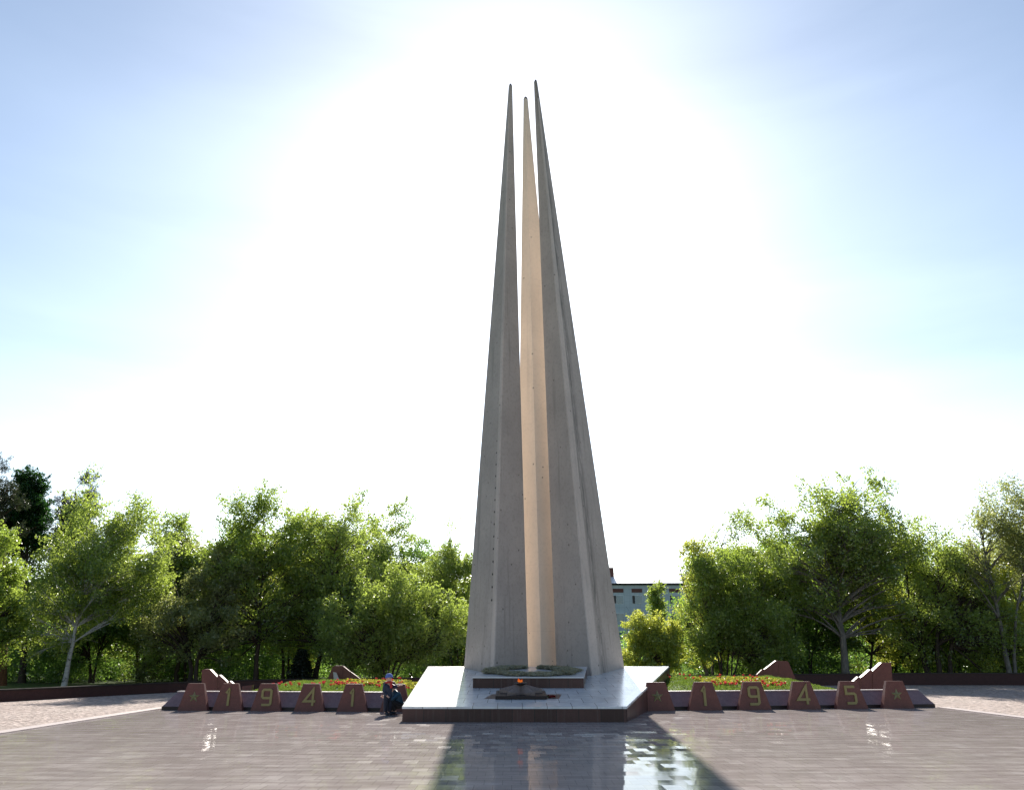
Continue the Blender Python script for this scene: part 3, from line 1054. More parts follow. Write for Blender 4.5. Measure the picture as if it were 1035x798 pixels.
def stroke(points, w_):
    """mitred stroke polygon strip: returns left/right offset lists"""
    P = [Vector(p) for p in points]
    n_ = len(P)
    L_, R_ = [], []
    for i in range(n_):
        if i == 0:
            d0 = d1 = (P[1] - P[0]).normalized()
        elif i == n_ - 1:
            d0 = d1 = (P[-1] - P[-2]).normalized()
        else:
            d0 = (P[i] - P[i - 1]).normalized()
            d1 = (P[i + 1] - P[i]).normalized()
        n0 = Vector((-d0.y, d0.x))
        n1 = Vector((-d1.y, d1.x))
        m_ = (n0 + n1)
        m_ = m_.normalized()
        k_ = 1 / max(0.35, m_.dot(n0))
        L_.append(P[i] + m_ * w_ / 2 * k_)
        R_.append(P[i] - m_ * w_ / 2 * k_)
    return L_, R_


def stroke_bm(bm, points, w_, dep):
    L_, R_ = stroke(points, w_)
    fl = [bm.verts.new((p.x, p.y, dep)) for p in L_]
    fr = [bm.verts.new((p.x, p.y, dep)) for p in R_]
    bl_ = [bm.verts.new((p.x, p.y, -0.01)) for p in L_]
    br_ = [bm.verts.new((p.x, p.y, -0.01)) for p in R_]
    for i in range(len(points) - 1):
        bm.faces.new((fl[i], fl[i + 1], fr[i + 1], fr[i]))
        bm.faces.new((fl[i + 1], fl[i], bl_[i], bl_[i + 1]))
        bm.faces.new((fr[i], fr[i + 1], br_[i + 1], br_[i]))
    bm.faces.new((fl[0], fr[0], br_[0], bl_[0]))
    bm.faces.new((fl[-1], bl_[-1], br_[-1], fr[-1]))


SW = 0.066
HW, HH = 0.125, 0.212
c_ = 0.035
GLYPH = {
    '1': [[(-0.075, HH - 0.10), (-0.005, HH - 0.005), (0.0, HH - 0.02), (0.0, -HH - 0.03)]],
    '9': [[(HW - SW / 2, -0.02), (-HW + c_, -0.02), (-HW, -0.02 + c_), (-HW, HH - c_), (-HW + c_, HH), (HW - c_, HH), (HW, HH - c_),
           (HW, -HH + c_), (HW - c_, -HH), (-HW, -HH)]],
    '4': [[(0.052, -0.105), (-0.155, -0.105), (0.085, HH + 0.02), (0.085, -HH - 0.02)], [(0.118, -0.105), (0.165, -0.105)]],
    '5': [[(HW, HH), (-HW, HH), (-HW, 0.035), (HW - c_, 0.035), (HW, 0.035 - c_), (HW, -HH + c_), (HW - c_, -HH), (-HW, -HH)]],
}

BW, TW, BH, LEAN, BD = 0.44, 0.235, 0.735, 0.06, 0.21


def number_block(ch, label, group, X, Y, rz, kx=1.05, kz=1.04, gx=1.08, gz=0.99):
    BW, TW, BH = 0.44 * kx, 0.235 * kx, 0.735 * kz
    root = empty('number_block' if ch != '*' else 'star_block', (X, Y, 0.006), rz)
    tag(root, label, 'stone block', group)
    bm = hexa([(-BW, 0, 0), (BW, 0, 0), (BW - 0.02, BD, 0), (-BW + 0.02, BD, 0)],
              [(-TW, LEAN, BH), (TW, LEAN, BH), (TW - 0.01, BD - 0.03, BH), (-TW + 0.01, BD - 0.03, BH)])
    bmobj('block', bm, M['granite'], root, bevel=0.012)
    # the emblem is fixed flat to the leaning face
    ang = math.atan2(LEAN, BH)
    rot = Matrix.Rotation(math.pi / 2 - ang, 4, 'X')
    bm = bmesh.new()
    if ch == '*':
        r0, r1 = 0.165, 0.066
        cvt = bm.verts.new((0, 0, 0.05))
        ring = []
        for k in range(10):
            a_ = R(90 + 36 * k)
            r_ = r0 if k % 2 == 0 else r1
            ring.append(bm.verts.new((r_ * math.cos(a_), r_ * math.sin(a_), 0.004)))
        back = [bm.verts.new((v_.co.x, v_.co.y, -0.01)) for v_ in ring]
        for k in range(10):
            j = (k + 1) % 10
            bm.faces.new((ring[k], ring[j], cvt))
            bm.faces.new((ring[j], ring[k], back[k], back[j]))
        o = bmobj('star', bm, M['star_gold'], root)
    else:
        for s_ in GLYPH[ch]:
            stroke_bm(bm, s_, SW, 0.028)
        o = bmobj('numeral', bm, M['gold'], root)
    zc = 0.37
    zc *= kz
    o.matrix_local = Matrix.Translation((0.0, LEAN * zc / BH, zc)) @ rot @ Matrix.Diagonal((gx, gz, 1, 1))
    return root


GL = 'row of granite blocks left of the monument'
GR = 'row of granite blocks right of the monument'
# (glyph, sight column, left/right row, label)
for ch, px, lab in (('*', 194, 'red granite block with a gold star at the far left end of the row'),
                    ('1', 229.3, 'red granite block with gold numeral 1 beside the leftmost star block'),
                    ('9', 268, 'red granite block with gold numeral 9 of 1941, left of the monument'),
                    ('4', 312, 'red granite block with gold numeral 4 of 1941, left of the monument'),
                    ('1', 355.5, 'red granite block with gold final numeral 1 of the year 1941'),
                    ('*', 399, 'granite block half hidden behind the two people, left of the platform')):
    t_ = (px - 163) / (402 - 163)
    y_ = 717.9 + 1.5 * t_
    Y = ground_Y(y_)
    number_block(ch, lab, GL, at(px, y_, Y).x, Y, math.atan2(ld.y, ld.x))
for ch, px, lab in (('*', 665.5, 'red granite block with a gold star touching the right side of the platform'),
                    ('1', 713.5, 'red granite block with gold numeral 1 of 1945, right of the monument'),
                    ('9', 763.5, 'red granite block with gold numeral 9 of 1945, right of the monument'),
                    ('4', 814, 'red granite block with gold numeral 4 of 1945, right of the monument'),
                    ('5', 862, 'red granite block with gold numeral 5'),
                    ('*', 909, 'red granite block with a gold star at the far right end of the row')):
    t_ = (px - 645) / (945 - 645)
    y_ = 718.6 - 3.2 * t_
    Y = ground_Y(y_)
    number_block(ch, lab, GR, at(px, y_, Y).x, Y, math.atan2(rd.y, rd.x), 1.20, 1.09, 1.2, 1.12)

# ------------------------------------------------------------------ lawns


def smoothstep(a, b, x):
    t = np.clip((x - a) / (b - a), 0, 1)
    return t * t * (3 - 2 * t)


def lawn(xa, xb, fy0, depth, zfront, zback, name, holes=None):
    """raised grass mound behind a border; fy0(x) = front edge"""
    nx, ny = 70, 30
    xs = np.linspace(xa, xb, nx)
    V = np.zeros((nx, ny, 3))
    for i, x in enumerate(xs):
        e = min(1.0, min(x - xa, xb - x) / 1.2 + 0.02)
        for j in range(ny):
            t = j / (ny - 1)
            y = fy0(x) + depth * t
            z = (zfront + (zback - zfront) * math.sin(min(1, t * 1.35) * math.pi / 2) - 0.6 * max(0, t - 0.8) / 0.2 * zback)
            z = z * (e ** 0.5)
            z += 0.018 * math.sin(x * 3.1 + y * 2.3) + 0.012 * math.sin(x * 7.7 - y * 5.1)
            V[i, j] = (x, y, max(z, -0.05))
    F = []
    for i in range(nx - 1):
        for j in range(ny - 1):
            a_ = i * ny + j
            F.append((a_, a_ + ny, a_ + ny + 1, a_ + 1))
    o = pyobj(name, V.reshape(-1, 3), F, M['lawn'], smooth=True)
    if o.data.polygons[0].normal.z < 0:
        o.data.flip_normals()
    tag(o, kind='structure')

    def height(x, y):
        i = np.clip((x - xa) / (xb - xa) * (nx - 1), 0, nx - 1.001)
        f = np.array([fy0(float(q)) for q in np.atleast_1d(x)])
        j = np.clip((y - f) / depth * (ny - 1), 0, ny - 1.001)
        i0, j0 = i.astype(int), j.astype(int)
        return V[i0, j0, 2]
    return o, height


def fyL(x):
    t = (x - la.x) / (lb.x - la.x)
    return la.y + (lb.y - la.y) * t + 0.60


def fyR(x):
    t = (x - ra.x) / (rb.x - ra.x)
    return ra.y + (rb.y - ra.y) * t + 0.60


LXA, LXB = -9.1, FL[0] - 0.05
RXA, RXB = 4.5, 11.3
_, hL = lawn(LXA, LXB, fyL, 7.5, 0.50, 0.63, 'lawn')
_, hR = lawn(RXA, RXB, fyR, 8.5, 0.50, 0.73, 'lawn')


def blades(name, n_, xa, xb, y0f, y1, hf, mat, size, label, tall=1.0, slim=0.18):
    x = RNG.uniform(xa, xb, n_)
    f = np.array([y0f(float(q)) for q in x])
    y = f + RNG.uniform(0.0, 1, n_) ** 1.3 * y1
    z = hf(x, y)
    p = np.stack([x, y, z + size * 0.32 * tall], 1)
    dirs = RNG.normal(scale=0.45, size=(n_, 3)) + np.array([[0, 0, tall]])
    nrm_up = -0.6
    v_, q_ = leaf_quads(p, np.full(n_, size), RNG, nrm_up, slim, dirs)
    o = link(name, quads_mesh(name, v_, q_, RNG.uniform(0, 1, n_)), mat)
    tag(o, label, 'grass', kind='stuff')
    return o


blades('grass', 26000, LXA + 0.2, LXB - 0.1, fyL, 6.0, hL, M['grass_blade'], 0.10, 'short bright green grass on the left raised lawn')
blades('grass', 26000, RXA + 0.1, RXB - 0.2, fyR, 6.5, hR, M['grass_blade'], 0.10, 'short bright green grass on the right raised lawn')


def bedding(xa, xb, y0, y1, hf, n_pl, seed, label_y, label_r, reds, red_h=0.17):
    """low yellow-green plants and red tulips: many, so one mass each"""
    rng = np.random.default_rng(seed)
    P, D, S = [], [], []
    x = rng.uniform(xa, xb, n_pl)
    y = rng.uniform(y0, y1, n_pl)
    z = hf(x, y)
    for i in range(n_pl):
        k = 16
        P.append(np.stack([x[i] + rng.normal(scale=0.055, size=k), y[i] + rng.normal(scale=0.055, size=k), z[i] + rng.uniform(0.02, 0.14, k)], 1))
    P = np.concatenate(P)
    v_, q_ = leaf_quads(P, np.full(len(P), 0.085), rng, 0.2, 0.5)
    o = link('bedding_plants', quads_mesh('bedding_plants', v_, q_, rng.uniform(0, 1, len(P))), M['yellow_leaf'])
    tag(o, label_y, 'plants', kind='stuff')
    P, tint = [], []
    tubes = []
    for (ax, bx, ay, by, cnt) in reds:
        for i in range(cnt):
            xx, yy = rng.uniform(ax, bx), rng.uniform(ay, by)
            zz = float(hf(np.array([xx]), np.array([yy]))[0]) + red_h * rng.uniform(0.75, 1.25)
            k = 8
            r_ = np.linspace(0, 2 * np.pi, k, endpoint=False)
            P.append(np.stack([xx + 0.024 * np.cos(r_), yy + 0.024 * np.sin(r_), np.full(k, zz) + 0.012 * np.cos(r_ * 2)], 1))
            tint.append(np.full(k, rng.uniform(0, 1)))
            tubes.append(([(xx, yy, zz - red_h), (xx + 0.01, yy, zz - red_h * 0.5), (xx, yy, zz)], [0.006, 0.006, 0.006]))
    P = np.concatenate(P)
    dirs = np.tile(np.array([[0, 0, 1.0]]), (len(P), 1)) + rng.normal(scale=0.25, size=(len(P), 3))
    v_, q_ = leaf_quads(P, np.full(len(P), 0.058), rng, -0.5, 0.75, dirs)
    vt, qt = tubes_arrays(tubes, 4)
    me_ = quads_mesh('tulips', np.concatenate([v_, vt]), np.concatenate([q_, qt + len(v_)]), np.concatenate([np.concatenate(tint), np.zeros(len(qt))]))
    o = link('tulips', me_, [M['red_petal'], M['leaf_mid']])
    mi = np.zeros(len(me_.polygons), np.int32)
    mi[len(q_):] = 1
    me_.polygons.foreach_set('material_index', mi)
    tag(o, label_r, 'flowers', kind='stuff')


bedding(-5.9, -2.9, 28.4, 30.5, hL, 330, 5, 'yellow green bedding plants in the left flower bed', 'red tulips scattered through the left flower bed',
        [(-7.6, -3.2, 27.0, 27.9, 62), (-6.2, -2.9, 29.0, 30.6, 22)])
bedding(6.5, 9.3, 28.7, 31.0, hR, 340, 6, 'yellow green bedding plants in the right flower bed', 'red tulips scattered through the right flower bed',
        [(6.6, 9.2, 27.3, 28.3, 62), (5.6, 9.2, 29.8, 31.4, 22)])

# ------------------------------------------------------------------ stepped granite wing stones


def wing_stone(label, Y, prof, steps, thick, star=False):
    """prof: list of panels, each a list of (px, py) front outline corners at distance Y"""
    cx = sum(p[0] for p in prof[0]) / len(prof[0])
    base = at(cx, 700, Y)
    root = empty('wing_stone', (base.x, Y, 0))
    tag(root, label, 'stone wing', 'stepped granite wing stones behind the number blocks')
    for i, panel in enumerate(prof):
        o_ = 0.012 * i
        ring = [at(px, py, Y) for px, py in panel]
        bm = hexa([(p.x - base.x, o_, p.z if p.z > 0.75 or True else 0) for p in ring],
                  [(p.x - base.x, thick - o_, p.z) for p in ring])
        bmobj('panel', bm, M['granite'], root, bevel=0.012)
    return root


G0 = 713.0
wing_stone('tall stepped granite wing stone near the far left star block', 28.2,
           [[(203.8, G0), (203.8, 677), (206.5, 675.8), (212, 676.0), (219.3, 683.6), (219.3, G0)],
            [(219.8, G0), (219.8, 682.2), (221.5, 681.6), (230, 689.6), (230, G0)],
            [(230.5, G0), (230.5, 688.2), (232, 687.8), (238.5, 693.5), (240.5, 698), (240.5, G0)]], 0, 0.24)
wing_stone('tall stepped granite wing stone near the far right star block', 29.6,
           [[(902.8, 709), (902.8, 697), (900.8, 669.3), (891, 669.3), (882.0, 677.8), (882.0, 709)],
            [(881.5, 709), (881.5, 677.0), (879.5, 676.4), (870.3, 684.6), (870.3, 709)],
            [(869.8, 709), (869.8, 684.0), (867.8, 683.6), (861, 690), (859, 697), (859, 709)]], 0, 0.24)
wing_stone('small stepped granite wing stone at the back of the left flower bed', 33.5,
           [[(328.5, 704), (329.5, 690.5), (336, 673.5), (338.5, 672.3), (346.3, 672.3), (346.3, 704)],
            [(346.8, 704), (346.8, 672.8), (353.8, 678.4), (353.8, 704)],
            [(354.3, 704), (354.3, 678.6), (360.2, 682.8), (366.5, 688), (366.5, 704)]], 0, 0.22)
wing_stone('small stepped granite wing stone at the back of the right flower bed', 35.0,
           [[(804.5, 700), (803.5, 684), (797, 668.6), (795.5, 667.6), (787.3, 667.5), (787.3, 700)],
            [(786.8, 700), (786.8, 667.2), (784.5, 667.2), (773.0, 676.0), (773.0, 700)],
            [(772.5, 700), (772.5, 676.2), (770.5, 676.2), (765.5, 681.2), (765.5, 700)]], 0, 0.22)
# pale disc-like plate leaning on the left small wing stone, small granite marker on the lawn edge
p = at(342.2, 687, 33.2)
pb = bmobj('leaning_plate', hexa([(-0.10, 0, 0), (0.20, 0, -0.02), (0.17, 0.04, -0.02), (-0.13, 0.04, 0)],
                                  [(-0.24, 0.16, 0.52), (-0.12, 0.16, 0.50), (-0.14, 0.20, 0.5), (-0.26, 0.20, 0.52)]), M['coping'], bevel=0.012)
pb.location = (p.x, 33.1, float(hL(np.array([p.x]), np.array([33.1]))[0]))
tag(pb, 'pale plate leaning against the small left wing stone', 'plate')
p = at(247.5, 698, 27.6)
mk = empty('marker_stone', (p.x, 27.6, 0.0))
tag(mk, 'small red granite marker on the left edge of the lawn', 'marker stone')
bmobj('block', hexa([(-0.15, 0, 0), (0.15, 0, 0), (0.15, 0.3, 0), (-0.15, 0.3, 0)],
                    [(-0.12, 0.06, 0.62), (0.19, 0.06, 0.66), (0.19, 0.3, 0.66), (-0.12, 0.3, 0.62)]), M['granite'], mk, bevel=0.01)

# ------------------------------------------------------------------ curved low wall


def low_wall(pts, hs, label, thick=0.42):
    P = [Vector((x, y, 0)) for x, y in pts]
    # refine the polyline with a smooth curve
    Q, HQ = [], []
    for i in range(len(P) - 1):
        p0 = P[max(0, i - 1)]
        p1, p2 = P[i], P[i + 1]
        p3 = P[min(len(P) - 1, i + 2)]
        for s in range(6):
            t = s / 6
            q_ = 0.5 * ((2 * p1) + (p2 - p0) * t + (2 * p0 - 5 * p1 + 4 * p2 - p3) * t * t + (-p0 + 3 * p1 - 3 * p2 + p3) * t ** 3)
            Q.append(q_)
            HQ.append(hs[i] + (hs[i + 1] - hs[i]) * t)
    Q.append(P[-1])
    HQ.append(hs[-1])
    root = empty('curved_low_wall', (Q[len(Q) // 2].x, Q[len(Q) // 2].y, 0))
    tag(root, label, 'low wall')

    def band(name, w0, w1, z0f, z1f, mat):
        bm = bmesh.new()
        rr = []
        for i, q_ in enumerate(Q):
            d = (Q[min(i + 1, len(Q) - 1)] - Q[max(i - 1, 0)]).normalized()
            n_ = Vector((-d.y, d.x, 0))
            z0, z1 = z0f(HQ[i]), z1f(HQ[i])
            rr.append([bm.verts.new(q_ + n_ * a_ + Vector((0, 0, z)) - root.location) for a_, z in ((w0, z0), (w0, z1), (w1, z1), (w1, z0))])
        for a_, b_ in zip(rr[:-1], rr[1:]):
            for k in range(4):
                bm.faces.new((a_[k], b_[k], b_[(k + 1) % 4], a_[(k + 1) % 4]))
        bm.faces.new(rr[0])
        bm.faces.new(rr[-1][::-1])
        bmobj(name, bm, mat, root)
    band('wall', 0.0, thick, lambda h: -0.05, lambda h: h - 0.05, M['granite_wall'])
    band('coping', -0.03, thick + 0.03, lambda h: h - 0.05, lambda h: h, M['granite_dark'])


low_wall(WALL_L, [0.42, 0.42, 0.42, 0.42, 0.43, 0.46, 0.48, 0.5, 0.5], 'low curved dark red granite wall sweeping behind the left lawn')
low_wall(WALL_R, [0.5, 0.54, 0.58, 0.62, 0.64, 0.64, 0.62, 0.6, 0.6], 'low curved dark red granite wall sweeping behind the right lawn')

# ------------------------------------------------------------------ far building
BY = 155.0
bz = at(650, 591, BY).z
bx0, bx1 = at(612, 600, BY).x - 26, at(690, 600, BY).x + 34
bld = empty('office_block', ((bx0 + bx1) / 2, BY, 0))
tag(bld, 'distant pale blue panelled block with white roof behind the trees', 'building')
bmobj('wall', box_bm(bx0 - bld.location.x, bx1 - bld.location.x, 0, 13, 0, bz), M['facade'], bld)
xb0, xb1 = bx0 - bld.location.x, bx1 - bld.location.x
rise = at(650, 579, BY + 7).z - bz
rf = bmobj('roof', hexa([(xb0 - 0.6, -0.7, bz + 0.30), (xb1 + 0.6, -0.7, bz + 0.30), (xb1 + 0.6, 13.7, bz + 0.30), (xb0 - 0.6, 13.7, bz + 0.30)],
                        [(xb0 - 0.6, 6.4, bz + rise), (xb1 + 0.6, 6.4, bz + rise), (xb1 + 0.6, 6.6, bz + rise), (xb0 - 0.6, 6.6, bz + rise)]), M['roof_metal'], bld)
bmobj('eave', box_bm(xb0 - 0.6, xb1 + 0.6, -0.7, 13.7, bz + 0.162, bz + 0.298), M['eave'], bld)
cxx = at(616.5, 580, BY + 4).x - bld.location.x
ch_ = bmobj('chimney', box_bm(cxx - 0.7, cxx + 0.7, 3.5, 4.8, bz + 1.0, bz + 3.6), M['brick_red'], rf, bevel=0.03)
step = at(652, 600, BY).x - at(633, 600, BY).x
xw0 = at(625, 604, BY).x - bld.location.x
zs = bz - 0.0
floor_h = 3.25
for r_ in range(4):
    for k in range(-7, 11):
        xc = xw0 + k * step
        if xc < xb0 + 1.5 or xc > xb1 - 1.5:
            continue
        ztop = bz - 1.85 - r_ * floor_h
        if ztop - 1.7 < 0.3:
            continue
        wf = bmobj('window', box_bm(xc - 0.98, xc + 0.98, -0.05, 0.05, ztop - 1.55, ztop), M['white_frame'], bld)
        bmobj('pane', box_bm(xc - 0.92, xc - 0.42, -0.07, -0.052, ztop - 1.49, ztop - 0.06), M['eave'], wf)
        bmobj('pane', box_bm(xc - 0.36, xc + 0.92, -0.07, -0.052, ztop - 1.49, ztop - 0.06), M['glass'], wf)
        if r_ == 0:
            bmobj('brick_panel', box_bm(xc - 1.0, xc + 1.0, -0.06, 0.04, bz - 1.35, bz - 0.65), M['brick_red'], bld)

# ------------------------------------------------------------------ trees


def tree(name, label, cat, px, Y, box, leaf, bark, seed, n_cl=70, per=260, size=0.13, trunk_r=0.16, shape=1.0, stems=1,
         lean=0.0, cl_r=None, droop=0.0, group=None, sparse=0.0, spread=None, slim=0.6, xoff=0.0, branch_r=1.0, up_spray=0.35):
    """box = (left, right, top, bottom) of the crown in sight columns/rows at distance Y"""
    rng = np.random.default_rng(seed)
    n_cl, per, size = int(n_cl * 1.9), int(per * 0.95), size * 1.0
    L_, R__, T_, B_ = box
    B_ = min(690, B_ + 8)
    base = Vector((at(px, 690, Y).x, Y, 0.0))
    zt = at((L_ + R__) / 2, T_, Y).z
    zb = max(0.2, at((L_ + R__) / 2, B_, Y).z)
    xl, xr = at(L_, (T_ + B_) / 2, Y).x, at(R__, (T_ + B_) / 2, Y).x
    C = np.array([(xl + xr) / 2 - base.x + xoff, 0.0, (zt + zb) / 2])
    rad = np.array([(xr - xl) / 2, min((xr - xl) / 2, 3.6) if spread is None else spread, (zt - zb) / 2])
    if cl_r is None:
        cl_r = 0.135 * (rad[0] * rad[2]) ** 0.5 + 0.20
    # clump centres through the crown's volume, denser near its surface
    d = rng.normal(size=(n_cl, 3))
    d /= np.linalg.norm(d, axis=1, keepdims=True)
    rr = rng.uniform(0.12, 1.0, n_cl) ** 0.45
    cl = d * rr[:, None]
    # egg shape: narrower towards the top when shape < 1, towards the bottom when > 1
    hgt = cl[:, 2]
    wfac = 1.0 - (1.0 - shape) * hgt.clip(0, 1) * 0.8
    cl[:, 0] *= wfac
    cl[:, 1] *= wfac
    # the crown is several overlapping boughs, not one ball
    nl = int(rng.integers(4, 7))
    lc = rng.uniform(-1, 1, size=(nl, 3)) * [0.52, 0.45, 0.50]
    lr = rng.uniform(0.50, 0.70, nl)
    lc[0] = (rng.uniform(-0.25, 0.25), 0, 0.42)
    lr[0] = 0.58
    lc[1] = (-0.40, 0, rng.uniform(-0.55, -0.1))
    lc[2] = (0.40, 0, rng.uniform(-0.5, 0.0))
    which = rng.choice(nl, n_cl, p=(lr ** 2) / (lr ** 2).sum())
    cl = cl * lr[which][:, None] + lc[which]
    out = np.abs(cl) / np.array([1.0, 1.0, 1.0])
    cl = cl / np.maximum(1.0, out)
    cl[:, 0] *= 1.0 - (1.0 - shape) * cl[:, 2].clip(0, 1) * 0.5
    # large lobes make the outline uneven
    lob = 1.0 + 0.08 * np.sin(d[:, 0] * 5 + seed) * np.cos(d[:, 2] * 6 + seed * 2) + 0.09 * rng.normal(size=n_cl)
    lob = lob.clip(0.5, 1.10)
    cl = C + cl * (rad * 1.08 - cl_r * 0.28) * lob[:, None]
    cl[:, 2] = np.maximum(cl[:, 2], 0.25)
    crs = cl_r * rng.uniform(0.55, 1.25, n_cl)
    # leaves
    P, T = [], []
    for i in range(n_cl):
        k = int(per * (crs[i] / cl_r) ** 2 * rng.uniform(0.5, 1.2) * (1 - sparse))
        q_ = rng.normal(size=(k, 3))
        q_ /= np.linalg.norm(q_, axis=1, keepdims=True)
        q_ *= (rng.uniform(0, 1, k) ** 0.45)[:, None] * crs[i]
        q_[:, 2] *= 0.72
        if droop:
            q_[:, 2] -= droop * rng.uniform(0, 1, k) ** 1.5 * crs[i] * 2.2
            q_[:, 0] *= 0.75
        # a few sprays that poke out of the clump
        ns = 2 + int(rng.integers(0, 3))
        for s in range(ns):
            sd_ = rng.normal(size=3)
            sd_[2] = abs(sd_[2]) * 0.8 + up_spray - droop * 2
            sd_ /= np.linalg.norm(sd_)
            m_ = max(8, k // 9)
            tt = rng.uniform(0.5, 1.30, m_)
            sp = sd_[None, :] * tt[:, None] * crs[i] + rng.normal(scale=0.10 * crs[i], size=(m_, 3)).clip(-0.18 * crs[i], 0.18 * crs[i])
            q_ = np.concatenate([q_, sp])
        P.append(cl[i] + q_)
        T.append((rng.uniform(0.15, 0.85) + rng.normal(scale=0.22, size=len(q_))).clip(0, 1))
    P = np.concatenate(P)
    T = np.concatenate(T)
    ok = P[:, 2] > 0.05
    P, T = P[ok], T[ok]
    v_, q_ = leaf_quads(P, np.full(len(P), size), rng, 0.15, slim)
    root = empty(name, base)
    tag(root, label, cat, group)
    link('crown', quads_mesh('crown', v_, q_, T), leaf, root)
    # trunk(s) and limbs
    paths = []
    top_z = C[2] + rad[2] * 0.55
    trunks = []
    for s in range(stems):
        off = np.array([(s - (stems - 1) / 2) * trunk_r * 2.2, rng.normal() * 0.15 * (stems > 1), 0])
        fan = (s - (stems - 1) / 2) / max(1, stems - 1) * 2 if stems > 1 else 0.0
        tx = C[0] + fan * rad[0] * 0.55 + lean
        tt = np.linspace(0, 1, 12)
        wob = np.cumsum(rng.normal(scale=0.09, size=(12, 2)), axis=0) * 0.6
        wob -= wob[0]
        pth = np.stack([off[0] + (tx - off[0]) * tt ** 1.4 + wob[:, 0], off[1] + C[1] * tt + wob[:, 1], -0.1 + (top_z + 0.1) * tt], 1)
        r0 = trunk_r * (1.0 if s == 0 else rng.uniform(0.6, 0.9))
        rads = r0 * (1.0 - 0.88 * tt ** 0.9) + 0.35 * r0 * np.exp(-tt * 16)
        trunks.append((pth, rads))
        paths.append((pth, rads))
    for i in range(n_cl):
        ti = rng.integers(0, stems) if stems > 1 else 0
        if stems > 1:
            ti = int(np.argmin([abs(t[0][8, 0] - cl[i, 0]) for t in trunks]))
        pth, rads = trunks[ti]
        # leave the trunk well below the clump
        zz = max(0.18 * top_z, cl[i, 2] - (0.35 + 0.45 * np.linalg.norm(cl[i, :2] - C[:2])) * rng.uniform(0.7, 1.3) - 0.3)
        zz = min(zz, top_z * 0.95)
        k = int(np.clip(np.searchsorted(pth[:, 2], zz), 1, 11))
        p0 = pth[k]
        p2 = cl[i]
        mid = (p0 + p2) / 2 + np.array([0, 0, 0.12 * np.linalg.norm(p2 - p0)]) + rng.normal(scale=0.08, size=3)
        u = np.linspace(0, 1, 6)[:, None]
        bz_ = (1 - u) ** 2 * p0 + 2 * u * (1 - u) * mid + u ** 2 * p2
        b0 = min(rads[k] * 0.6, 0.055) * branch_r
        paths.append((bz_, np.linspace(b0, 0.008, 6)))
        # twigs
        for s in range(2):
            e = p2 + rng.normal(scale=crs[i] * 0.7, size=3) + np.array([0, 0, 0.25 * crs[i]])
            paths.append((np.stack([bz_[3], (bz_[4] + e) / 2, e]), [b0 * 0.4, b0 * 0.25, 0.005]))
    vt, qt = tubes_arrays(paths, 6)
    link('trunk', quads_mesh('trunk', vt, qt, None, True), bark, root)
    return root


def conifer(name, label, px, Y, top_py, half_px, leaf, seed, n_w=14, size=0.16, first=0.1):
    rng = np.random.default_rng(seed)
    base = Vector((at(px, 690, Y).x, Y, 0))
    H = at(px, top_py, Y).z
    hw = (at(px + half_px, 690, Y).x - at(px, 690, Y).x)
    root = empty(name, base)
    tag(root, label, 'tree')
    P, D, paths = [], [], [([(0, 0, -0.1), (0.02, 0, H * 0.5), (0, 0, H)], [0.05 + H * 0.012, 0.03 + H * 0.006, 0.01])]
    for wv in range(n_w):
        t = first + (1 - first) * wv / n_w
        z = H * t
        r_ = hw * (1 - t) ** 0.8 + 0.06
        nb = 8
        for b in range(nb):
            a_ = 2 * math.pi * (b + 0.5 * (wv % 2)) / nb + rng.normal() * 0.2
            rl = r_ * rng.uniform(0.75, 1.15)
            e = np.array([math.cos(a_) * rl, math.sin(a_) * rl, z - 0.18 * rl])
            s0 = np.array([0, 0, z + 0.05])
            m_ = (s0 + e) / 2 + np.array([0, 0, -0.05 * rl])
            paths.append((np.stack([s0, m_, e]), [0.03, 0.02, 0.006]))
            k = int(70 * rl / max(hw, 0.1)) + 18
            u = rng.uniform(0.1, 1, k)[:, None]
            q_ = s0 * (1 - u) + e * u + rng.normal(scale=0.10, size=(k, 3)) * [1, 1, 0.5] * (0.5 + rl * 0.4)
            P.append(q_)
            D.append(np.tile(np.array([[math.cos(a_), math.sin(a_), -0.3]]), (k, 1)) + rng.normal(scale=0.6, size=(k, 3)))
    P = np.concatenate(P)
    D = np.concatenate(D)
    v_, q_ = leaf_quads(P, np.full(len(P), size), rng, 0.3, 0.35, D)
    link('crown', quads_mesh('crown', v_, q_, rng.uniform(0, 1, len(P))), leaf, root)
    vt, qt = tubes_arrays(paths, 6)
    link('trunk', quads_mesh('trunk', vt, qt, None, True), M['bark_dark'], root)
    return root


EXEC_TREES = True
# ---- left of the monument
G1 = 'trees beyond the left wall'
G2 = 'trees beyond the right wall'
tree('birch_tree', 'large leafy birch with a white trunk near the left edge', 'tree', 65, 41.5, (22, 160, 492, 652), M['leaf_birch'], M['bark_birch'], 1,
     n_cl=120, per=260, size=0.125, trunk_r=0.12, lean=0.2, shape=0.75, group=G1, branch_r=0.6)
tree('broadleaf_tree', 'dark leafy tree cut off by the left edge of the photo', 'tree', -14, 41, (-60, 34, 525, 672), M['leaf_mid'], M['bark_dark'], 2,
     n_cl=80, per=260, trunk_r=0.2, group=G1)
tree('pine_tree', 'old pine with reddish trunk at the far left edge', 'tree', 2, 46, (-50, 22, 470, 545), M['needle'], M['bark_pine'], 3,
     n_cl=40, per=330, size=0.2, trunk_r=0.2, slim=0.16, lean=0.3, group=G1, up_spray=0.9)
tree('pine_tree', 'dark tufted pine rising above and behind the large birch', 'tree', 66, 56, (40, 104, 474, 560), M['needle'], M['bark_pine'], 4,
     n_cl=48, per=300, size=0.24, trunk_r=0.2, slim=0.16, shape=0.9, group=G1, up_spray=1.2)
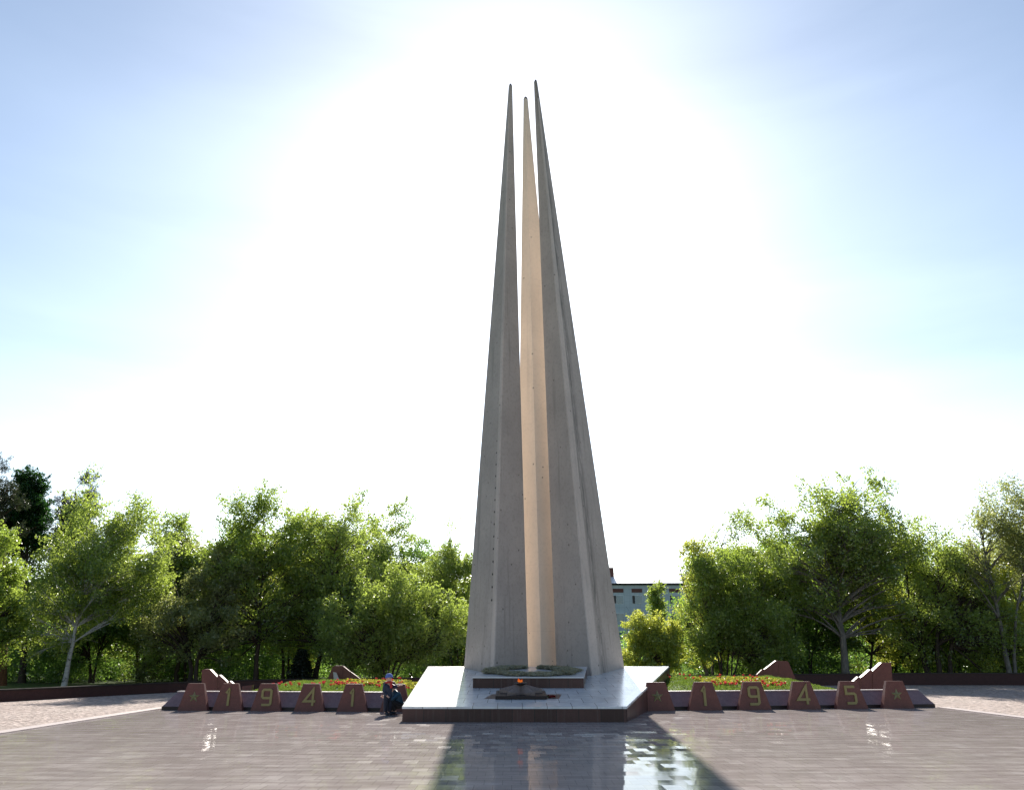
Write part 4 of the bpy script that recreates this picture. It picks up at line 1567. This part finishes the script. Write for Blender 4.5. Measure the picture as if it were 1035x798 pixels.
tree('deep_green_tree', 'dense deep green rounded crown above the left edge trees', 'tree', 22, 50, (-2, 46, 477, 560), M['leaf_deep'], M['bark_dark'], 5,
     n_cl=80, per=430, size=0.13, trunk_r=0.18, group=G1, cl_r=0.62, up_spray=0.0)
tree('slender_tree', 'slender leafy tree with bare twig tips between birch and olive tree', 'tree', 178, 50, (136, 222, 524, 668), M['leaf_mid'], M['bark_dark'], 6,
     n_cl=75, per=240, trunk_r=0.13, shape=0.7, group=G1)
tree('olive_green_tree', 'grey olive crowned tree with forked dark trunk, left of the tall airy tree', 'tree', 194, 43, (148, 252, 562, 668), M['leaf_olive'], M['bark_dark'], 7,
     n_cl=75, per=240, size=0.12, trunk_r=0.13, stems=2, group=G1)
tree('tall_airy_tree', 'tall airy tree with loose top above the left number blocks', 'tree', 258, 45, (206, 314, 490, 670), M['leaf_mid'], M['bark_dark'], 8,
     n_cl=95, per=235, trunk_r=0.14, shape=0.55, group=G1, sparse=0.08)
tree('leafy_tree', 'broad leafy tree with dark leaning trunk behind the numeral 4 of 1941', 'tree', 318, 46, (268, 384, 506, 672), M['leaf_birch'], M['bark_dark'], 9,
     n_cl=115, per=240, trunk_r=0.16, shape=0.8, lean=0.3, group=G1)
tree('dense_tree', 'dense rounded dark green tree behind the broad leafy one', 'tree', 388, 55, (346, 434, 508, 660), M['leaf_poplar'], M['bark_dark'], 10,
     n_cl=90, per=260, size=0.15, trunk_r=0.16, group=G1)
tree('weeping_birch', 'feathery weeping birch close to the left side of the monument', 'tree', 447, 52, (408, 496, 532, 668), M['leaf_birch'], M['bark_grey'], 11,
     n_cl=100, per=330, size=0.11, trunk_r=0.12, droop=0.5, group=G1, slim=0.45, shape=0.8)
tree('bright_bush', 'bright yellow green bushy tree in front, left of the platform', 'bush', 392, 43, (335, 482, 572, 690), M['leaf_birch'], M['bark_dark'], 12,
     n_cl=125, per=230, size=0.12, trunk_r=0.07, stems=4, group=G1, spread=2.2)
conifer('small_spruce', 'small dark spruce under the trees behind numeral 9 of 1941', 303, 44.5, 655, 17, M['needle'], 13)
tree('slim_tree', 'thin stemmed tree filling the gap left of the dense rounded tree', 'tree', 288, 58, (250, 345, 530, 672), M['leaf_dark'], M['bark_dark'], 14,
     n_cl=80, per=230, size=0.15, trunk_r=0.12, group=G1, stems=2)
tree('slim_tree', 'dark leafy tree standing behind the olive crowned tree', 'tree', 222, 60, (180, 262, 545, 672), M['leaf_dark'], M['bark_dark'], 15,
     n_cl=75, per=230, size=0.15, trunk_r=0.12, group=G1, stems=2)
tree('slim_tree', 'dark leafy tree standing behind the large birch', 'tree', 110, 58, (55, 160, 540, 675), M['leaf_dark'], M['bark_dark'], 16,
     n_cl=85, per=230, size=0.15, trunk_r=0.14, group=G1, stems=2)
tree('slim_tree', 'dark leafy tree standing behind the feathery weeping birch', 'tree', 470, 64, (420, 520, 590, 680), M['leaf_mid'], M['bark_dark'], 17,
     n_cl=70, per=230, size=0.16, trunk_r=0.12, group=G1, stems=2)

# ---- right of the monument
tree('young_birch', 'small pale green birch in front of the distant building', 'tree', 664, 60, (648, 680, 588, 668), M['leaf_birch'], M['bark_birch'], 20,
     n_cl=42, per=220, size=0.13, trunk_r=0.08, shape=0.5, group=G2)
tree('bright_bush', 'bright yellow green bush beside the right flank of the monument', 'bush', 648, 49, (622, 690, 613, 688), M['leaf_bright'], M['bark_dark'], 21,
     n_cl=85, per=210, size=0.12, trunk_r=0.06, stems=4, group=G2, spread=1.8)
tree('leaning_tree', 'airy leaning tree reaching left over the bright bush', 'tree', 718, 50, (680, 748, 538, 655), M['leaf_bright'], M['bark_grey'], 22,
     n_cl=75, per=190, size=0.125, trunk_r=0.13, stems=2, lean=-0.6, group=G2, sparse=0.1, shape=0.7)
tree('leafy_bush', 'tall dense green bush behind the numerals 1 and 9 of 1945', 'bush', 735, 48.5, (682, 802, 552, 690), M['leaf_mid'], M['bark_dark'], 23,
     n_cl=135, per=230, size=0.13, trunk_r=0.07, stems=5, group=G2, spread=2.4)
tree('round_tree', 'round topped green tree right of the airy leaning tree', 'tree', 775, 53, (698, 830, 505, 650), M['leaf_poplar'], M['bark_dark'], 24,
     n_cl=110, per=240, size=0.14, trunk_r=0.16, stems=2, group=G2)
tree('poplar_tree', 'tall poplar with pale forked trunk behind the numerals 4 and 5', 'tree', 857, 49.5, (772, 928, 488, 655), M['leaf_poplar'], M['bark_grey'], 25,
     n_cl=135, per=240, size=0.155, trunk_r=0.24, group=G2, shape=1.1, lean=-0.2, branch_r=1.4)
tree('elm_tree', 'spreading elm with dark forked trunk right of the tall poplar', 'tree', 950, 50, (890, 1020, 520, 672), M['leaf_birch'], M['bark_dark'], 26,
     n_cl=120, per=225, size=0.125, trunk_r=0.19, stems=3, group=G2, branch_r=1.4)
tree('thin_crowned_tree', 'thin crowned tree with bare branches at the right edge', 'tree', 1024, 48.5, (968, 1090, 484, 618), M['leaf_olive'], M['bark_grey'], 27,
     n_cl=95, per=150, size=0.13, trunk_r=0.15, stems=2, group=G2, branch_r=1.3, up_spray=0.7)
tree('leafy_tree', 'bright leafy tree below the thin crowned one at the right edge', 'tree', 1012, 51, (962, 1075, 560, 680), M['leaf_bright'], M['bark_dark'], 28,
     n_cl=95, per=220, size=0.13, trunk_r=0.12, stems=2, group=G2)
tree('slim_tree', 'dark leafy tree standing between poplar and elm', 'tree', 905, 58, (872, 965, 548, 672), M['leaf_mid'], M['bark_dark'], 29,
     n_cl=80, per=230, size=0.15, trunk_r=0.13, stems=2, group=G2)
tree('slim_tree', 'dark leafy tree standing behind the tall dense bush', 'tree', 800, 62, (745, 850, 545, 672), M['leaf_dark'], M['bark_dark'], 30,
     n_cl=80, per=230, size=0.16, trunk_r=0.13, stems=2, group=G2)
tree('slim_tree', 'dark leafy tree standing behind the spreading elm', 'tree', 985, 64, (930, 1060, 560, 675), M['leaf_mid'], M['bark_dark'], 31,
     n_cl=85, per=230, size=0.16, trunk_r=0.13, stems=2, group=G2)

# low undergrowth under the trees, and a far wood closing the view


def undergrowth(name, label, x0, x1, y0, y1, n_b, h, leaf, seed, size, per=260):
    rng = np.random.default_rng(seed)
    P, T = [], []
    for i in range(n_b):
        c = np.array([rng.uniform(x0, x1), rng.uniform(y0, y1), 0])
        hh = h * rng.uniform(0.5, 1.3)
        k = int(per * rng.uniform(0.6, 1.2))
        q_ = rng.normal(size=(k, 3)).clip(-1.6, 1.6) * [hh * 0.55, hh * 0.45, hh * 0.45] + [0, 0, hh * 0.5]
        P.append(c + q_)
        T.append((rng.uniform(0, 1) + rng.normal(scale=0.2, size=k)).clip(0, 1))
    P = np.concatenate(P)
    T = np.concatenate(T)
    ok = P[:, 2] > 0.02
    P, T = P[ok], T[ok]
    v_, q_ = leaf_quads(P, np.full(len(P), size), rng, 0.15, 0.6)
    o = link(name, quads_mesh(name, v_, q_, T), leaf)
    tag(o, label, 'undergrowth', kind='stuff')


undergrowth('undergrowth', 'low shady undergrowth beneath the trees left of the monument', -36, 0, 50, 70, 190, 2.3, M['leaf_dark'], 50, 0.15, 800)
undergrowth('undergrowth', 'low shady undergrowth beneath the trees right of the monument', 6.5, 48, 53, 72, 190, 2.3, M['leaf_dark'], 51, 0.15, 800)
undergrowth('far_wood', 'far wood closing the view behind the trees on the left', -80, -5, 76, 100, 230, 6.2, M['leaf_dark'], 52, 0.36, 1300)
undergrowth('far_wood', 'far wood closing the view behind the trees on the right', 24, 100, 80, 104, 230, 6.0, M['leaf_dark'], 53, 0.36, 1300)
# second row of trees in the shade of the first: nothing tells one from the next
rs = random.Random(5)
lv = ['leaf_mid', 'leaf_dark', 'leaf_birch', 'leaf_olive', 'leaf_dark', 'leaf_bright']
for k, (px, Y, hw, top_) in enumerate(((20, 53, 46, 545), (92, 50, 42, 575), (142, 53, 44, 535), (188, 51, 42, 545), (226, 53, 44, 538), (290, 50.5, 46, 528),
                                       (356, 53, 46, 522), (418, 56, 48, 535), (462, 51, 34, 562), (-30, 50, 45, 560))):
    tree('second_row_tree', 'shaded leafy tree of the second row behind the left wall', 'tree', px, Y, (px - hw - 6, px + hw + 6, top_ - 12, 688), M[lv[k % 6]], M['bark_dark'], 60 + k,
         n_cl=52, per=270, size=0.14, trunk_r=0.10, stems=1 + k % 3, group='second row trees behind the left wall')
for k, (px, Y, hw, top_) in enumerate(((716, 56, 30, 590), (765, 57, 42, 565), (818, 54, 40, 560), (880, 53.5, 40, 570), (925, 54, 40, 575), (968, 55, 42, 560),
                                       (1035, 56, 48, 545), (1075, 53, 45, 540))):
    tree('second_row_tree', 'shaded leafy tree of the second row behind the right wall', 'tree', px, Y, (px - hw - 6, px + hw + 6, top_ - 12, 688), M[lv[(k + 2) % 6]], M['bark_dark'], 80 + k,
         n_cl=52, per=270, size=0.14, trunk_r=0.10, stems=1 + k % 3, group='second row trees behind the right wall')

# ------------------------------------------------------------------ people


def skin_mesh(name, verts, edges, radii, mat, parent=None, sub=2, root_i=0):
    me = bpy.data.meshes.new(name + '_skeleton')
    me.from_pydata([tuple(v) for v in verts], edges, [])
    o = bpy.data.objects.new(name + '_skeleton', me)
    COL.objects.link(o)
    m_ = o.modifiers.new('skin', 'SKIN')
    m_.use_smooth_shade = True
    if not me.skin_vertices:
        bpy.context.view_layer.objects.active = o
        bpy.ops.mesh.customdata_skin_add()
    sv = me.skin_vertices[0].data
    for i, r_ in enumerate(radii):
        sv[i].radius = (r_, r_) if isinstance(r_, (int, float)) else r_
        sv[i].use_root = (i == root_i)
    s_ = o.modifiers.new('sub', 'SUBSURF')
    s_.levels = s_.render_levels = sub
    dg = bpy.context.evaluated_depsgraph_get()
    dg.update()
    me2 = bpy.data.meshes.new_from_object(o.evaluated_get(dg))
    bpy.data.objects.remove(o)
    me2.name = name
    me2.materials.clear()
    return link(name, me2, mat, parent, True)


def ball(name, c, r, mat, parent, seg=16):
    bm = bmesh.new()
    bmesh.ops.create_uvsphere(bm, u_segments=seg, v_segments=seg // 2 + 2, radius=1.0)
    rr = r if isinstance(r, (tuple, list)) else (r, r, r)
    bmesh.ops.scale(bm, vec=rr, verts=bm.verts)
    bmesh.ops.translate(bm, vec=c, verts=bm.verts)
    return bmobj(name, bm, mat, parent, True)


class Skel:
    def __init__(self):
        self.v, self.e, self.r = [], [], []

    def add(self, p, r, parent=None):
        self.v.append(Vector(p))
        self.r.append(r)
        i = len(self.v) - 1
        if parent is not None:
            self.e.append((parent, i))
        return i

    def chain(self, start, pts):
        i = start
        for p, r in pts:
            i = self.add(p, r, i)
        return i

    def hand(self, wrist_i, d, side, s, curl=0.5):
        """palm and five fingers growing from a wrist along direction d"""
        w_ = self.v[wrist_i]
        d = Vector(d).normalized()
        side = Vector(side).normalized()
        down = d.cross(side).normalized()
        palm = self.add(w_ + d * 0.045 * s, 0.026 * s, wrist_i)
        for k, ln in enumerate((0.052, 0.060, 0.056, 0.044)):
            off = side * (k - 1.5) * 0.017 * s
            b = self.add(w_ + d * 0.078 * s + off, 0.0095 * s, palm)
            b = self.add(w_ + d * (0.078 + ln * 0.55) * s + off * 1.1 + down * 0.012 * s * curl, 0.0085 * s, b)
            self.add(w_ + d * (0.078 + ln * 0.9) * s + off * 1.1 + down * 0.034 * s * curl, 0.007 * s, b)
        t = self.add(w_ + d * 0.035 * s - side * 0.036 * s, 0.011 * s, palm)
        self.add(w_ + d * 0.068 * s - side * 0.050 * s + down * 0.014 * s, 0.009 * s, t)


def head_parts(root, c, r, yaw, tilt=0.0):
    """eyes, nose, mouth, ears on a head centred at c"""
    rot = Matrix.Rotation(yaw, 3, 'Z') @ Matrix.Rotation(tilt, 3, 'X')
    f = lambda x, y, z: Vector(c) + rot @ Vector((x * r, y * r, z * r))
    for s in (-1, 1):
        ball('eye', f(0.36 * s, -0.84, 0.02), 0.09 * r, M['eye'], root, 8)
        ball('ear', f(0.93 * s, 0.05, -0.05), (0.12 * r, 0.2 * r, 0.26 * r), M['skin'], root, 8)
    ball('nose', f(0, -0.98, -0.18), (0.12 * r, 0.16 * r, 0.17 * r), M['skin'], root, 8)
    ball('mouth', f(0, -0.86, -0.50), (0.24 * r, 0.07 * r, 0.055 * r), M['lip'], root, 8)


def lathe_cap(name, c, r, mat, root, yaw=0.0, tilt=0.0):
    """knitted hat with a rolled brim, as a shell around the top of a head"""
    bm = bmesh.new()
    prof = [(1.10, -0.10), (1.16, -0.02), (1.15, 0.14), (1.08, 0.20), (1.07, 0.45), (0.95, 0.78), (0.70, 1.02), (0.36, 1.15), (0.02, 1.19)]
    rot = Matrix.Rotation(yaw, 3, 'Z') @ Matrix.Rotation(tilt, 3, 'X')
    prev = None
    N = 20
    for r_, z_ in prof:
        ring = [bm.verts.new(Vector(c) + rot @ Vector((r_ * r * math.cos(2 * math.pi * k / N), r_ * r * 1.04 * math.sin(2 * math.pi * k / N), z_ * r))) for k in range(N)]
        if prev:
            for k in range(N):
                bm.faces.new((prev[k], prev[(k + 1) % N], ring[(k + 1) % N], ring[k]))
        prev = ring
    bm.faces.new(prev)
    return bmobj(name, bm, mat, root, True)


# --- child standing, turned three quarters to the right, left arm resting on the other's shoulder
cy_ = 23.75
cx_ = at(391, 721, cy_).x
child = empty('person', (cx_, cy_, 0.012), 0)
tag(child, 'small child in blue beanie and navy jacket standing left of the platform', 'person')
yaw_c = R(48)
rotc = Matrix.Rotation(yaw_c, 3, 'Z')
S = Skel()
pel = S.add((0, 0, 0.50), (0.085, 0.075))
ch1 = S.add((0.0, 0.0, 0.62), (0.088, 0.08), pel)
ch2 = S.add((0.0, 0.0, 0.76), (0.09, 0.075), ch1)
nk = S.add((0.01, -0.01, 0.835), 0.045, ch2)
hd0 = S.add((0.02, -0.02, 0.89), 0.07, nk)
hd1 = S.add((0.02, -0.02, 0.955), 0.088, hd0)
hd2 = S.add((0.02, -0.01, 1.02), 0.062, hd1)
for s, (kx, ky) in ((-1, (0.0, -0.02)), (1, (0.03, 0.01))):
    hp = rotc @ Vector((0.055 * s, 0, 0))
    a = S.add((hp.x, hp.y, 0.45), 0.062, pel)
    b = S.add((hp.x + kx, hp.y + ky, 0.26), 0.046, a)
    c = S.add((hp.x + kx * 0.6, hp.y + ky * 0.6, 0.07), 0.032, b)
    ft = rotc @ Vector((0, -0.10, 0))
    S.add((hp.x + kx * 0.6 + ft.x, hp.y + ky * 0.6 + ft.y, 0.03), 0.026, c)
# right arm hangs and bends at the elbow, hand in front of the coat
sh = rotc @ Vector((-0.115, 0.0, 0))
a = S.add((sh.x, sh.y, 0.765), 0.040, ch2)
b = S.add((sh.x - 0.015, sh.y - 0.02, 0.60), 0.034, a)
c = S.add((sh.x + 0.085, sh.y - 0.05, 0.505), 0.022, b)
S.hand(c, (0.55, -0.25, -0.45), (0.6, 0.5, 0.4), 0.68)
# left arm reaches across to the squatting person
sh2 = rotc @ Vector((0.115, 0.0, 0))
a2 = S.add((sh2.x, sh2.y, 0.765), 0.040, ch2)
b2 = S.add((sh2.x + 0.10, sh2.y - 0.03, 0.72), 0.034, a2)
c2 = S.add((sh2.x + 0.21, sh2.y - 0.06, 0.765), 0.024, b2)
S.hand(c2, (1, -0.1, 0.1), (0, -1, 0.1), 0.8)
skin_mesh('body', S.v, S.e, S.r, M['skin'], child)
# jacket: torso and sleeves
J = Skel()
j0 = J.add((0, 0, 0.60), (0.125, 0.115))
J.add((0, 0, 0.43), (0.135, 0.125), j0)
j1 = J.add((0, 0, 0.74), (0.118, 0.10), j0)
J.add((0.01, -0.005, 0.825), (0.078, 0.074), j1)
q_ = J.add((sh.x, sh.y, 0.765), 0.060, j1)
q_ = J.add((sh.x - 0.015, sh.y - 0.02, 0.60), 0.054, q_)
J.add((sh.x + 0.085, sh.y - 0.052, 0.508), 0.040, q_)
q_ = J.add((sh2.x, sh2.y, 0.765), 0.060, j1)
q_ = J.add((sh2.x + 0.10, sh2.y - 0.03, 0.72), 0.054, q_)
J.add((sh2.x + 0.195, sh2.y - 0.056, 0.76), 0.042, q_)
skin_mesh('jacket', J.v, J.e, J.r, M['navy'], child)
# hood lying on the back of the neck
hb = rotc @ Vector((0, 0.07, 0))
ball('hood', (hb.x, hb.y, 0.815), (0.105, 0.075, 0.06), M['navy'], child, 12)
Tt = Skel()
tw = Tt.add((0, 0, 0.54), 0.085)
t0 = Tt.add((0, 0, 0.47), 0.095, tw)
for s, (kx, ky) in ((-1, (0.0, -0.02)), (1, (0.03, 0.01))):
    hp = rotc @ Vector((0.055 * s, 0, 0))
    a = Tt.add((hp.x, hp.y, 0.42), 0.078, t0)
    b = Tt.add((hp.x + kx, hp.y + ky, 0.26), 0.064, a)
    Tt.add((hp.x + kx * 0.6, hp.y + ky * 0.6, 0.065), 0.056, b)
skin_mesh('trousers', Tt.v, Tt.e, Tt.r, M['dark_cloth'], child)
for s, (kx, ky) in ((-1, (0.0, -0.02)), (1, (0.03, 0.01))):
    hp = rotc @ Vector((0.055 * s, 0, 0))
    F_ = Skel()
    f0 = F_.add((hp.x + kx * 0.6, hp.y + ky * 0.6 + 0.0, 0.06), 0.05)
    ft = rotc @ Vector((0, -0.07, 0))
    f1 = F_.add((hp.x + kx * 0.6 + ft.x, hp.y + ky * 0.6 + ft.y, 0.035), 0.042, f0)
    ft = rotc @ Vector((0, -0.13, 0))
    F_.add((hp.x + kx * 0.6 + ft.x, hp.y + ky * 0.6 + ft.y, 0.03), 0.032, f1)
    skin_mesh('shoe', F_.v, F_.e, F_.r, M['shoe'], child)
HC = (0.02, -0.02, 0.955)
head_parts(child, HC, 0.094, yaw_c, R(-8))
lathe_cap('beanie', (0.02, -0.015, 0.975), 0.094, M['knit'], child, yaw_c, R(-12))
# red scarf at the throat
pts = [(0.02 + 0.085 * math.cos(t_), -0.01 + 0.08 * math.sin(t_), 0.85 - 0.012 * math.sin(t_ - 0.9)) for t_ in np.linspace(0, 2 * math.pi, 20)]
vv, qq = tubes_arrays([(pts, np.full(20, 0.026)), ([(0.085, -0.075, 0.845), (0.10, -0.095, 0.78), (0.10, -0.10, 0.70)], [0.03, 0.034, 0.03])], 8)
link('scarf', quads_mesh('scarf', vv, qq, None, True), M['red_cloth'], child)

# --- person squatting just behind, in a teal jacket and black trousers, head bowed behind the child
py2 = 24.02
ad = empty('person', (at(397.8, 720, py2).x, py2, 0.012), 0)
tag(ad, 'person in teal jacket and black trousers squatting behind the child', 'person')
Yaw = R(-62)
ra_ = Matrix.Rotation(Yaw, 3, 'Z')


def A(x, y, z):
    q_ = ra_ @ Vector((x, y, 0))
    return (q_.x, q_.y, z)


S = Skel()
pel = S.add(A(0, 0.16, 0.24), (0.12, 0.11))
s1 = S.add(A(0, 0.12, 0.38), (0.115, 0.10), pel)
s2 = S.add(A(0, 0.03, 0.56), (0.125, 0.09), s1)
nk = S.add(A(0, -0.03, 0.64), 0.05, s2)
h0 = S.add(A(0, -0.08, 0.68), 0.075, nk)
h1 = S.add(A(0, -0.09, 0.75), 0.092, h0)
S.add(A(0, -0.07, 0.82), 0.066, h1)
for s in (-1, 1):
    k_ = S.add(A(0.10 * s, 0.14, 0.24), 0.085, pel)
    k1 = S.add(A(0.13 * s, -0.18, 0.38), 0.062, k_)
    k2 = S.add(A(0.11 * s, 0.02, 0.08), 0.042, k1)
    S.add(A(0.12 * s, -0.13, 0.035), 0.034, k2)
    a = S.add(A(0.155 * s, 0.03, 0.56), 0.05, s2)
    b = S.add(A(0.19 * s, -0.12, 0.40), 0.042, a)
    if s == 1:
        c = S.add(A(0.10 * s, -0.26, 0.44), 0.028, b)
        S.hand(c, A(-0.6, -0.7, 0.15), A(0.3, -0.2, 0.9), 0.95)
    else:
        c = S.add(A(0.12 * s, -0.26, 0.47), 0.028, b)
        S.hand(c, A(0.5, -0.8, 0.1), A(0.3, 0.2, 0.9), 0.95)
skin_mesh('body', S.v, S.e, S.r, M['skin'], ad)
J = Skel()
j0 = J.add(A(0, 0.11, 0.40), (0.16, 0.135))
J.add(A(0, 0.16, 0.27), (0.165, 0.145), j0)
j1 = J.add(A(0, 0.035, 0.55), (0.155, 0.115), j0)
J.add(A(0, -0.025, 0.635), (0.085, 0.08), j1)
for s in (-1, 1):
    a = J.add(A(0.155 * s, 0.03, 0.56), 0.072, j1)
    b = J.add(A(0.19 * s, -0.12, 0.40), 0.064, a)
    J.add(A((0.11 if s == 1 else -0.13), -0.235, 0.435 if s == 1 else 0.46), 0.048, b)
skin_mesh('jacket', J.v, J.e, J.r, M['teal'], ad)
Tt = Skel()
tw = Tt.add(A(0, 0.145, 0.33), 0.125)
t0 = Tt.add(A(0, 0.16, 0.22), 0.125, tw)
for s in (-1, 1):
    k_ = Tt.add(A(0.10 * s, 0.13, 0.23), 0.102, t0)
    k1 = Tt.add(A(0.13 * s, -0.18, 0.375), 0.080, k_)
    Tt.add(A(0.11 * s, 0.015, 0.09), 0.060, k1)
skin_mesh('trousers', Tt.v, Tt.e, Tt.r, M['black_cloth'], ad)
for s in (-1, 1):
    F_ = Skel()
    f0 = F_.add(A(0.11 * s, 0.03, 0.055), 0.05)
    f1 = F_.add(A(0.115 * s, -0.08, 0.045), 0.048, f0)
    F_.add(A(0.12 * s, -0.18, 0.035), 0.036, f1)
    skin_mesh('shoe', F_.v, F_.e, F_.r, M['shoe'], ad)
head_parts(ad, A(0, -0.09, 0.75), 0.098, Yaw, R(22))
lathe_cap('hair', A(0, -0.075, 0.765), 0.090, M['hair'], ad, Yaw, R(10))
